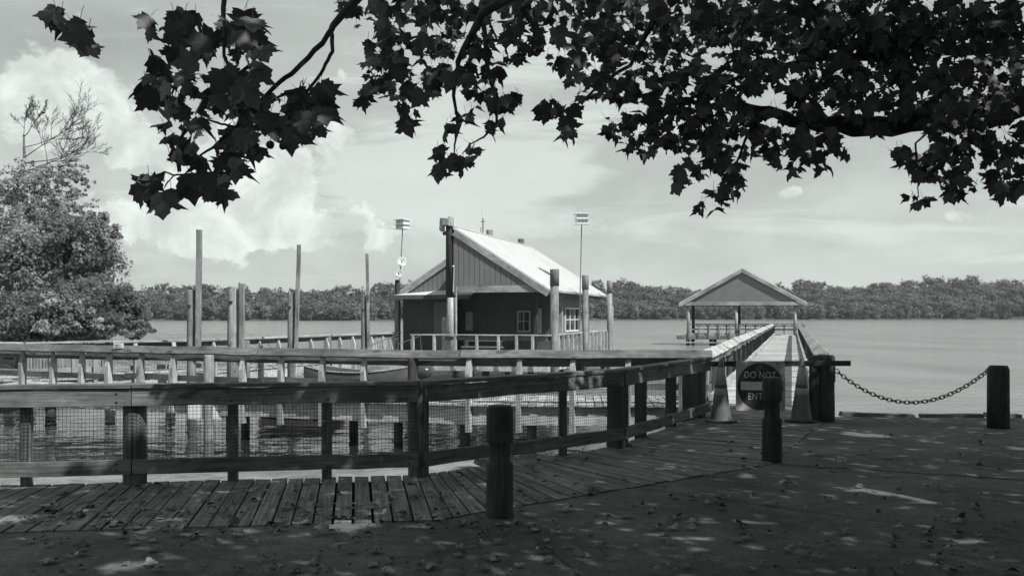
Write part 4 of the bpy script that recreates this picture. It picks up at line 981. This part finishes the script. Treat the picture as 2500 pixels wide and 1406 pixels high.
for (px, py, rx, ry, Y, dens) in clusters:
    lp = (.138 if Y < 6 else .14)*F/Y            # leaf size in photo pixels
    n = max(4, int((1.6 if Y < 6 else 1.05 if Y < 7 else 1.05)*dens*math.pi*rx*ry/(lp*lp*.42)))
    rr = np.sqrt(rng.random(n))*.93; th = rng.random(n)*2*np.pi
    X = px+rx*rr*np.cos(th); Yp = py+ry*rr*np.sin(th); dep = Y+rng.normal(size=n)*.35+rng.random()*.3
    P = np.stack([(X-1250)/F*dep, dep, EYE-(Yp-HY)/F*dep], 1)
    Nn = np.tile(np.array([0, -.75, .55]), (n, 1)); sp = np.tile(np.array([0., 0., 0.]), (n, 1))
    # leaf tips hang down: leaf y axis (base to tip) about -z
    Z = Nn+rng.normal(size=(n, 3))*.65; Z /= np.linalg.norm(Z, axis=1, keepdims=True)
    tip = np.array([0, 0, -1.])+rng.normal(size=(n, 3))*.55
    Xa = np.cross(tip, Z); Xa /= np.linalg.norm(Xa, axis=1, keepdims=True); Ya = np.cross(Z, Xa)
    s = (.172 if Y < 6 else .165)*rng.uniform(.45, 1.25, n)
    Pet.append(np.concatenate([P-Ya*s[:, None]*.2, P-Ya*s[:, None]*.2+np.stack([rng.normal(size=n)*.03, rng.normal(size=n)*.03, .035+.04*rng.random(n)], 1)], 1))
    typ = rng.integers(0, 4, n)
    for t in range(4):
        m = typ == t
        if not m.any(): continue
        tv, tf = T_hi[t]; A_ = (tv[None]*s[m][:, None, None])
        Vv = A_[:, :, 0:1]*Xa[m][:, None]+A_[:, :, 1:2]*Ya[m][:, None]+A_[:, :, 2:3]*Z[m][:, None]+P[m][:, None]
        Vs.append(Vv.reshape(-1, 3)); Ff = tf[None]+(np.arange(m.sum())*len(tv))[:, None, None]; Fs.append(Ff.reshape(-1, 3)+n0); n0 += len(Vs[-1])
arr_mesh('foliage', np.concatenate(Vs)-OFF, np.concatenate(Fs), M['syc'], st)
PV_ = np.concatenate(Pet); d3 = np.array([(1, 0, 0), (-.5, .87, 0), (-.5, -.87, 0)])*.0016      # leaf stalks
a0, a1 = PV_[:, 0:3], PV_[:, 3:6]; am = (a0+a1)/2+np.array([0, 0, .012]); n_ = len(a0)
VVp = np.concatenate([(q[:, None]+d3[None]) for q in (a0, am, a1)], 1).reshape(-1, 3)
fp = np.array([(k*3+i, k*3+(i+1) % 3, k*3+3+(i+1) % 3, k*3+3+i) for k in range(2) for i in range(3)])
arr_mesh('leaf_stalks', VVp-OFF, (fp[None]+(np.arange(n_)*9)[:, None, None]).reshape(-1, 4), M['bark'], st)['kind'] = 'stuff'
# the rest of the crown, overhead and behind the camera
def nz(x, y, s, ph): return (np.sin(x*s+ph)*np.cos(y*s*1.13+ph*1.7)+np.sin((x+y)*s*.61+ph*2.3)+np.cos((x-y)*s*.87-ph))/3
cnt = 96000
X = rng.uniform(-4.5, 19, cnt); Yc = rng.uniform(-11, 14.9, cnt); lay = rng.random(cnt)
Z = np.maximum(5.0, 1.55+.335*np.maximum(Yc, 0)+.25)+lay*3.0
# shade footprint: keep what throws its shade on the land side
gx = X-SUN.x/SUN.z*Z; gy = Yc-SUN.y/SUN.z*Z
keep = (gx > np.interp(gy, [0, 7.6, 9.4, 12], [-8, -6.2, -3.9, -4.0])+.35*np.sin(gy*2.9)) & (gy < 16.7+.5*np.sin(gx*2.3)) & ~((gx < -.3) & (gy > 11.8)) & ~((gx < 1.2) & (gy > 15.2))
clump = nz(gx, gy, 2.1, .7)+.8*nz(gx, gy, 5.2, 2.1)
keep &= (clump > -.92) | (np.hypot(gx+.45, gy-8.1) < .7)  # no gap is left where sun would reach the near bollard
shade_leaves = np.array([(-.45+random.uniform(-.5, .5)+SUN.x/SUN.z*z_, 8.1+random.uniform(-.5, .5)+SUN.y/SUN.z*z_, z_) for z_ in [random.uniform(5.4, 7.6) for _ in range(140)]])  # unseen leaves added along the sun ray to shade the near bollard
P = np.concatenate([np.stack([X, Yc, Z], 1)[keep], shade_leaves])
Nn = np.tile(np.array([0.35, -.2, .9]), (len(P), 1))
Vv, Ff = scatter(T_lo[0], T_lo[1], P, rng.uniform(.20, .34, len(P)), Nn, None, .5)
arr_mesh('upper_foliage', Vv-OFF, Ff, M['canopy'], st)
# trunk, limbs, twigs
tb = MB(); tb.tube([(7.2, 4.6, -.3), (7.25, 4.6, .3), (7.1, 4.7, 2), (7.0, 4.7, 4.2), (6.6, 4.6, 6.5)], [.5, .42, .38, .34, .26], 16); bw_build(tb, 'trunk', M['bark'], st, True)
def limb(pts, rad, n=8, name='limb'):
    mb = MB(); out = []; rr = []
    for i in range(len(pts)-1):
        a, b = Vector(pts[i]), Vector(pts[i+1])
        for k in range(4):
            t = k/4; out.append(a.lerp(b, t)+Vector([random.uniform(-1, 1)*rad[i]*.35 for _ in range(3)])*(1 if (i or k) else 0)); rr.append(rad[i]+(rad[i+1]-rad[i])*t)
    out.append(Vector(pts[-1])); rr.append(rad[-1]); mb.tube(out, rr, n); bw_build(mb, name, M['bark'], st, True)
limb([(7.0, 4.7, 4.0), (5.2, 8.6, 3.55), at(2330, 290, 8.9), at(2180, 305, 8.9), at(2050, 308, 8.8), at(1950, 298, 8.7), at(1880, 270, 8.6), at(1760, 250, 8.4)], [.22, .15, .12, .095, .08, .06, .045, .02])
limb([(7.0, 4.7, 4.3), (4.5, 5.8, 5.1), (2, 6.3, 4.8), (-.4, 6.4, 4.3), (-1.6, 5.6, 3.9)], [.2, .14, .1, .07, .03])
limb([(2, 6.3, 4.8), at(1180, 30, 6.6), at(1120, 150, 6.6), at(1108, 235, 6.6), at(1118, 290, 6.6), at(1113, 330, 6.6), at(1108, 380, 6.6)], [.07, .03, .018, .012, .009, .008, .004], 6, 'branch')
limb([at(1180, 60, 6.6), at(1195, 190, 6.6), at(1216, 245, 6.6), at(1212, 300, 6.6), at(1180, 335, 6.6), at(1145, 355, 6.6)], [.018, .013, .011, .009, .007, .004], 6, 'branch')
limb([(-.4, 6.4, 4.3), at(830, 40, 5.2), at(802, 85, 5.0), at(735, 160, 4.9), at(685, 200, 4.9), at(620, 262, 4.9), at(575, 310, 4.9), at(520, 360, 4.9), at(462, 400, 4.9)], [.06, .022, .015, .013, .012, .010, .009, .007, .004], 6, 'branch')
limb([at(808, 80, 5.), at(812, 125, 4.95), at(790, 170, 4.9), at(757, 215, 4.9), at(735, 250, 4.9)], [.013, .010, .009, .008, .005], 6, 'branch')
limb([(-1.6, 5.6, 3.9), at(545, 20, 5.), at(549, 80, 4.9), at(546, 135, 4.9), at(560, 165, 4.9), at(562, 210, 4.9)], [.03, .014, .010, .009, .008, .005], 6, 'branch')
limb([at(548, 90, 4.9), at(525, 110, 4.9), at(500, 140, 4.9), at(470, 150, 4.9)], [.007, .006, .005, .004], 5, 'branch')
limb([at(575, 310, 4.9), at(540, 303, 4.9), at(505, 293, 4.9), at(475, 290, 4.9), at(455, 305, 4.9)], [.007, .006, .005, .004, .003], 5, 'branch')
limb([at(500, 425, 4.9), at(450, 426, 4.9), at(425, 428, 4.9), at(400, 419, 4.9), at(372, 435, 4.9)], [.006, .005, .005, .004, .003], 5, 'branch')
limb([at(425, 428, 4.9), at(410, 445, 4.9), at(402, 458, 4.9)], [.004, .003, .002], 5, 'branch')
limb([at(1600, 40, 8.), at(1540, 160, 8.), at(1470, 200, 7.5), at(1430, 240, 7.2), at(1395, 265, 7.), at(1370, 300, 7.)], [.03, .016, .012, .009, .007, .004], 6, 'branch')
limb([at(2500, 120, 9.5), at(2200, 130, 9.), at(2000, 145, 8.6), at(1930, 155, 8.4), at(1800, 190, 8.2), at(1640, 260, 8.1), at(1580, 330, 8.)], [.06, .04, .03, .022, .016, .012, .006], 6, 'branch')
limb([at(2345, 230, 8.6), at(2280, 310, 8.4), at(2235, 350, 8.3), at(2240, 440, 8.3), at(2242, 480, 8.2)], [.03, .014, .009, .006, .004], 6, 'branch')
limb([at(1850, 270, 8.5), at(1820, 340, 8.3), at(1790, 420, 8.2), at(1760, 480, 8.2)], [.02, .012, .008, .004], 6, 'branch')
for px, py, rr in ((660, 354, .021), (690, 357, .019), (1293, 135, .016), (453, 130, .018), (900, 176, .014), (1393, 335, .014), (1360, 100, .014)):
    Y = 4.85 if px < 800 else 6.5; c = at(px, py, Y); mb = MB(); prof = [(rr*math.sin(math.pi*k/8)+1e-4, -rr*math.cos(math.pi*k/8)) for k in range(9)]
    mb.lathe(c, prof, 12, wob=.08); mb.tube([c+UP*rr, c+UP*(rr+.05)+Vector((.01, 0, 0)), c+UP*(rr+.11)], .0018, 4); bw_build(mb, 'seed_ball', M['bark'], st, True)

# ================================================================= LEFT BANK TREES
def crown_points(blobs, n, shell=.55, per=45, cr_=.2):
    out = []; nr = []; tot = sum(b[3]*b[4]*b[5] for b in blobs)**1.0
    wts = np.array([(b[3]*b[5]) for b in blobs]); wts = wts/wts.sum()
    for b, w in zip(blobs, wts):
        k = int(n*w); d = rng.normal(size=(k, 3)); d /= np.linalg.norm(d, axis=1, keepdims=True)
        # sub clumps
        nc = max(6, k//per); cd = rng.normal(size=(nc, 3)); cd /= np.linalg.norm(cd, axis=1, keepdims=True); pick = rng.integers(0, nc, k)
        cr = rng.uniform(shell, 1.0, nc)
        q = cd[pick]*cr[pick][:, None]+d*(rng.random(k)**.5*cr_)[:, None]
        out.append(q*np.array(b[3:6])+np.array(b[:3])); nr.append(d*.6+cd[pick]*.5+np.array([0, 0, .35]))
    return np.concatenate(out), np.concatenate(nr)
def P3(px, py, Y): v = at(px, py, Y); return (v.x, v.y, v.z)
def bank_tree(name, root_p, blobs, n, size, mat, label, trunk, tmpl=rag_t):
    root = thing(name, root_p, label, 'tree' if 'tree' in name else 'shrub'); o = np.array(root_p)
    P, Nn = crown_points(blobs, n); Vv, Ff = scatter(tmpl[0], tmpl[1], P, rng.uniform(size*.6, size*1.3, len(P)), Nn, None, .7)
    arr_mesh('crown', Vv-o, Ff, M[mat], root)
    mb = MB()
    for pts, r in trunk:
        mb.tube(pts, r, 7)
    bw_build(mb, 'trunk', M['greybark'], root, True); return root
Yt = 30.; s_ = Yt/F
def bl(px, py, rx, ry, Y=30., dz=None): c = at(px, py, Y); return (c.x, c.y, c.z, rx*Y/F, (rx*Y/F)*.8 if dz is None else dz, ry*Y/F)
rt = at(60, 850, 31.); rt.z = -.1
bank_tree('bank_tree', tuple(rt), [bl(130, 640, 165, 110, 31), bl(60, 590, 160, 90, 32), bl(200, 620, 90, 90, 30), bl(230, 570, 60, 50, 30), bl(190, 545, 75, 40, 31), bl(20, 700, 200, 120, 31), bl(110, 515, 60, 36, 31.5)], 34000, .115, 'bush',
          'large bushy grey green tree on the left bank', [([rt, rt+Vector((.1, 0, 1.5)), rt+Vector((.3, 0, 3))], [.28, .2, .08]), ([rt+Vector((.1, 0, 1.2)), rt+Vector((1.2, -.3, 2.4)), rt+Vector((2., -.4, 3.2))], [.14, .08, .03])])
rt = at(250, 850, 27.5); rt.z = -.15
bank_tree('bank_shrub', tuple(rt), [bl(230, 740, 100, 70, 29), bl(300, 760, 65, 60, 28.5), bl(160, 770, 110, 70, 28.), bl(330, 800, 45, 28, 28.), bl(250, 800, 110, 35, 27.5), bl(60, 780, 140, 70, 28)], 42000, .085, 'bush',
          'dark bushy shrub low on the left bank touching the far railing', [([rt, rt+Vector((.1, 0, .8)), rt+Vector((.3, 0, 1.6))], [.1, .07, .03])])
rt = at(195, 850, 26.6); rt.z = -.15
bank_tree('bank_shrub', tuple(rt), [bl(190, 765, 48, 26, 26.8), bl(240, 790, 34, 18, 26.8), bl(150, 800, 60, 26, 26.6), bl(120, 740, 30, 26, 26.6)], 2600, .15, 'bushpale',
          'pale leaved shrub in front of the dark one on the left bank', [([rt, rt+Vector((.05, 0, .8))], [.06, .03])])
rt = at(330, 850, 60.); rt.z = -.4
# bare branched tree above
rt = at(20, 860, 34.); rt.z = -.1
def bare(root, base, n):
    mb = MB()
    def grow(p, d, L, r, lev):
        k = 4; pts = [p]; q = p; dd = d
        for i in range(k):
            dd = (dd+Vector([random.uniform(-.2, .2) for _ in range(3)])+Vector((.02, 0, .03))).normalized(); q = q+dd*L/k; pts.append(q)
            if lev > 0 and i > 0:
                for _ in range(2 if lev > 1 else 3):
                    nd = (dd+Vector((random.uniform(-.9, .9), random.uniform(-.6, .6), random.uniform(-.35, .7)))).normalized()
                    grow(q, nd, L*random.uniform(.35, .62), r*.55, lev-1)
        mb.tube(pts, [max(.004, r*.6*(1-.75*i/k)) for i in range(k+1)], 4, cap=False)
    for (a, b, L, r) in n: grow(a, (b-a).normalized(), L, r, 3)
    return mb
tre = thing('bare_tree', tuple(rt), 'tree with bare wispy twigs above thin leaves at the left edge', 'tree')
T_ = MB(); T_.tube([rt, rt+Vector((0, 0, 3)), at(40, 450, 34.), at(60, 400, 34.), at(58, 330, 34.)], [.2, .15, .09, .06, .03], 8); bw_build(T_, 'trunk', M['greybark'], tre, True)
mb = bare(tre, rt, [(at(60, 400, 34.), at(250, 395, 34.), 1.9, .04), (at(60, 385, 34.), at(200, 320, 34.), 1.5, .035), (at(56, 420, 34.), at(260, 370, 33.5), 2.0, .04), (at(58, 335, 34), at(130, 260, 34), .9, .03), (at(60, 360, 34), at(240, 345, 34), 1.7, .03), (at(58, 345, 34.), at(80, 250, 34.), .9, .025)])
bw_build(mb, 'twigs', M['bark'], tre)
Pp, Nn = crown_points([bl(150, 420, 80, 40, 33.5), bl(90, 450, 110, 70, 34), bl(200, 440, 40, 30, 33.5), bl(160, 480, 60, 30, 33.5), bl(20, 470, 90, 60, 34), bl(130, 500, 110, 36, 33)], 6500, .2, 14, .12)
Vv, Ff = scatter(rag_t[0], rag_t[1], Pp, rng.uniform(.06, .13, len(Pp)), Nn, None, .7); arr_mesh('crown', Vv-np.array(tre.location), Ff, M['bushpale'], tre)

# ================================================================= FAR SHORE
hm = MB(); cols = 120
def far_y(x): return 600+60*math.sin(x*.006)+.16*max(0, x)+20*math.sin(x*.021)
def top_px(px):     # treeline in the photo
    return float(np.interp(px, [0, 340, 420, 600, 700, 800, 950, 1130, 1500, 1560, 1650, 1750, 1900, 2000, 2060, 2150, 2250, 2360, 2600], [690, 684, 690, 697, 700, 694, 688, 690, 682, 688, 694, 700, 688, 686, 692, 685, 682, 674, 672]))
for i in range(cols+1):
    x = -700+i*(1500/cols); y0 = far_y(x); px = 1250+x/(y0+60)*F; hh = (HY-top_px(px))*(y0+60)/F
    for dy, z in ((-4, WZ-.4), (0, WZ+.3), (5, WZ+1.2), (60, WZ+max(1, hh-6)), (400, 10)): hm.v.append(Vector((x, y0+dy, z)))
for i in range(cols):
    for j in range(4): hm.face((i*5+j, (i+1)*5+j, (i+1)*5+j+1, i*5+j+1), [(0, 0)]*4)
tag(hm.build('hill', M['under'], smooth=True), kind='structure')
def tree_shape(n, w, h, size, seed, tp=rag_t, nb=9):
    r2 = np.random.default_rng(seed); B = []
    for k in range(nb):
        a = r2.uniform(0, 6.28); rr = r2.uniform(.15, .6)*w; z = r2.uniform(.14, .86)*h
        B.append((rr*math.cos(a), rr*math.sin(a), z, w*r2.uniform(.35, .55), w*r2.uniform(.35, .55), h*r2.uniform(.14, .24)))
    B.append((0, 0, h*.5, w*.7, w*.7, h*.45))
    P, Nn = crown_points(B, n, .6, 30, .42); P[:, 2] = np.maximum(P[:, 2], .4)
    return scatter(tp[0], tp[1], P, rng.uniform(size*.6, size*1.4, len(P)), Nn, None, .6)
tmpl = [tree_shape(1900, random.uniform(7.5, 12), 16, .85, k, quad_t, 16) for k in range(5)]
VV, FF, n0 = [], [], 0
for row, (dy, cnt_) in enumerate(((6, 95), (16, 95), (28, 95), (42, 95), (58, 95))):
    for i in range(cnt_):
        x = -420+i*(1000/cnt_)+random.uniform(-4, 4); y = far_y(x)+dy+random.uniform(-4, 4); px = 1250+x/y*F
        hh = (HY-top_px(px))*y/F+WZ+EYE-1.0; k = random.randrange(5); tv, tf = tmpl[k]
        topz = hh*(.50+.14*row)*random.uniform(.90, 1.03)*(1+.05*math.sin(x*.05+row)); base = topz-14*random.uniform(.9, 1.1)
        a = random.uniform(0, 6.28); s = random.uniform(.85, 1.2); c, sn = math.cos(a), math.sin(a)
        R_ = np.array([[c*s, sn*s, 0], [-sn*s, c*s, 0], [0, 0, (topz-max(base, -2))/16]]); q = tv@R_+np.array([x, y, max(base, -2)])
        VV.append(q); FF.append(tf+n0); n0 += len(q)
o = arr_mesh('far_wood', np.concatenate(VV), np.concatenate(FF), M['far']); tag(o, 'dense dark wood covering the far shore of the lake', 'wood', None, 'stuff')
protos = []
for k in range(4):
    r0 = thing('shore_tree', (0, 0, 0), 'pale broad tree', 'tree', 0, 'trees along the far waterline')
    tv, tf = tree_shape(1500, 4.8, 11, .75, 50+k); arr_mesh('crown', tv, tf, M['farpale'] if k != 2 else M['far'], r0)
    mb = MB(); mb.tube([(0, 0, -1), (.1, 0, 4), (.3, 0, 8)], [.25, .18, .1], 6); mb.build('trunk', M['greybark'], r0); protos.append(r0)
N_ = 56; used = set()
row_ = []
secs = [(335, 457, 'left of the leftmost mooring pile'), (457, 560, 'between the leftmost and the thickest mooring pile'), (560, 712, 'between the thickest pile and the right leaning timber'), (712, 890, 'between the two slimmer mooring piles'), (890, 975, 'just left of the boathouse'),
        (975, 1490, 'behind the boathouse'), (1490, 1672, 'between boathouse and pavilion'), (1672, 1822, 'behind the left half of the pavilion'), (1822, 1965, 'behind the right half of the pavilion'), (1965, 2080, 'just right of the pavilion'), (2080, 2240, 'above the middle of the chain'), (2240, 2700, 'above the right end of the chain')]
ordn = ['first', 'second', 'third', 'fourth', 'fifth', 'sixth', 'seventh', 'eighth', 'ninth', 'tenth', 'eleventh', 'twelfth', 'thirteenth', 'fourteenth', 'fifteenth', 'sixteenth', 'seventeenth', 'eighteenth', 'nineteenth', 'twentieth']
for i in range(N_):
    x = -218+i*(560/N_)+random.uniform(-3, 3); y = far_y(x)+2+random.uniform(-2, 2); k = random.randrange(4); pr_ = protos[k]
    if k in used:
        q = pr_.copy(); sc.collection.objects.link(q)
        for c in pr_.children: cc = c.copy(); sc.collection.objects.link(cc); cc.parent = q
    else: q = pr_; used.add(k)
    q.location = (x, y, WZ+.2); s = random.uniform(.6, 1.15); q.scale = (s, s, s*random.uniform(.85, 1.15)); q.rotation_euler = (0, 0, random.uniform(0, 6))
    row_.append((1250+x/y*F, q))
for lo, hi, tx in secs:
    ms = sorted([r for r in row_ if lo <= r[0] < hi], key=lambda r: r[0])
    for k, (_, q) in enumerate(ms): q['label'] = '%s waterline tree from the left, %s' % (ordn[k], tx)
for px_, q in row_:
    if px_ < 335: q['label'] = 'tree on the far waterline hidden behind the left bank shrubs'
for k in range(4):
    if k not in used: 
        for c in list(protos[k].children): bpy.data.objects.remove(c)
        bpy.data.objects.remove(protos[k])
# ================================================================= LEAF LITTER
n = 620; P = []; S = []
while len(P) < n:
    px = random.uniform(60, 2480); py = 1050+ (random.random()**.8)*355; q = gr(px, py)
    if q.y > yf(q.x)-.15: continue
    dens = .25+.9*math.exp(-((py-1262-.01*(px-700))/28)**2)*(px < 1400)+.25*(nz(q.x, q.y, 2.2, .3) > .1)
    if random.random() > dens: continue
    P.append((q.x, q.y, .014+random.random()*.012)); S.append(random.choice((.05, .06, .07, .09, .12)))
P = np.array(P); Nn = np.tile(np.array([0, 0, 1.]), (n, 1)); Vv, Ff = scatter(T_hi[3][0], T_hi[3][1], P, np.array(S), Nn, None, .38)
Vv[:, 2] = np.maximum(Vv[:, 2], .006)
tag(arr_mesh('leaf_litter', Vv, Ff, M['litter']), 'dry fallen leaves scattered over pavement and planks', 'leaves', None, 'stuff')
def bigleaf(px, py, s, lab):
    q = gr(px, py); tv, tf = leaf_template(1, .75, px); tv = tv*s; tv[:, 2] = tv[:, 2]-tv[:, 2].min()+.003
    o = arr_mesh('fallen_leaf', tv, tf, M['litter']); o.location = q; o.rotation_euler = (0, 0, random.uniform(0, 6)); tag(o, lab, 'leaf', 'large curled fallen leaves')
for px, py, s, lab in ((437, 1303, .17, 'large curled dry leaf on the pavement at lower left'), (785, 1300, .17, 'big upturned dry leaf in front of the planks left of the bollard'), (1745, 1222, .13, 'curled leaf right of the near bollard, below the far bollard'),
                       (1690, 1215, .11, 'flat pale leaf just left of the curled one near the far bollard'), (1070, 1212, .10, 'small pale leaf in the sunlit patch on the planks'), (1890, 1232, .14, 'dry leaf lying in the long dapple right of centre'),
                       (1437, 1196, .16, 'dark leaf clump where planks meet pavement right of the bollard'), (2170, 1068, .14, 'pale leaf on the upper slab below the chain')):
    bigleaf(px, py, s, lab)

hz_ = MB(); hx0, hx1, hy0, hy1, hz0, hz1 = -1300, 1300, -80, 1500, -6, 60
hz_.v = [Vector((x, y, z)) for z in (hz0, hz1) for y in (hy0, hy1) for x in (hx0, hx1)]
for q in ((0, 2, 3, 1), (4, 5, 7, 6), (0, 1, 5, 4), (2, 6, 7, 3), (0, 4, 6, 2), (1, 3, 7, 5)): hz_.face(q, [(0, 0)]*4)
m_ = bpy.data.materials.new('haze'); m_.use_nodes = True; m_.node_tree.nodes.clear()
pvn = m_.node_tree.nodes.new('ShaderNodeVolumePrincipled'); pvn.inputs['Density'].default_value = .00011; pvn.inputs['Color'].default_value = (.93, .97, .96, 1); pvn.inputs['Anisotropy'].default_value = .3
on = m_.node_tree.nodes.new('ShaderNodeOutputMaterial'); m_.node_tree.links.new(pvn.outputs[0], on.inputs['Volume'])
tag(hz_.build('haze', m_), kind='stuff')
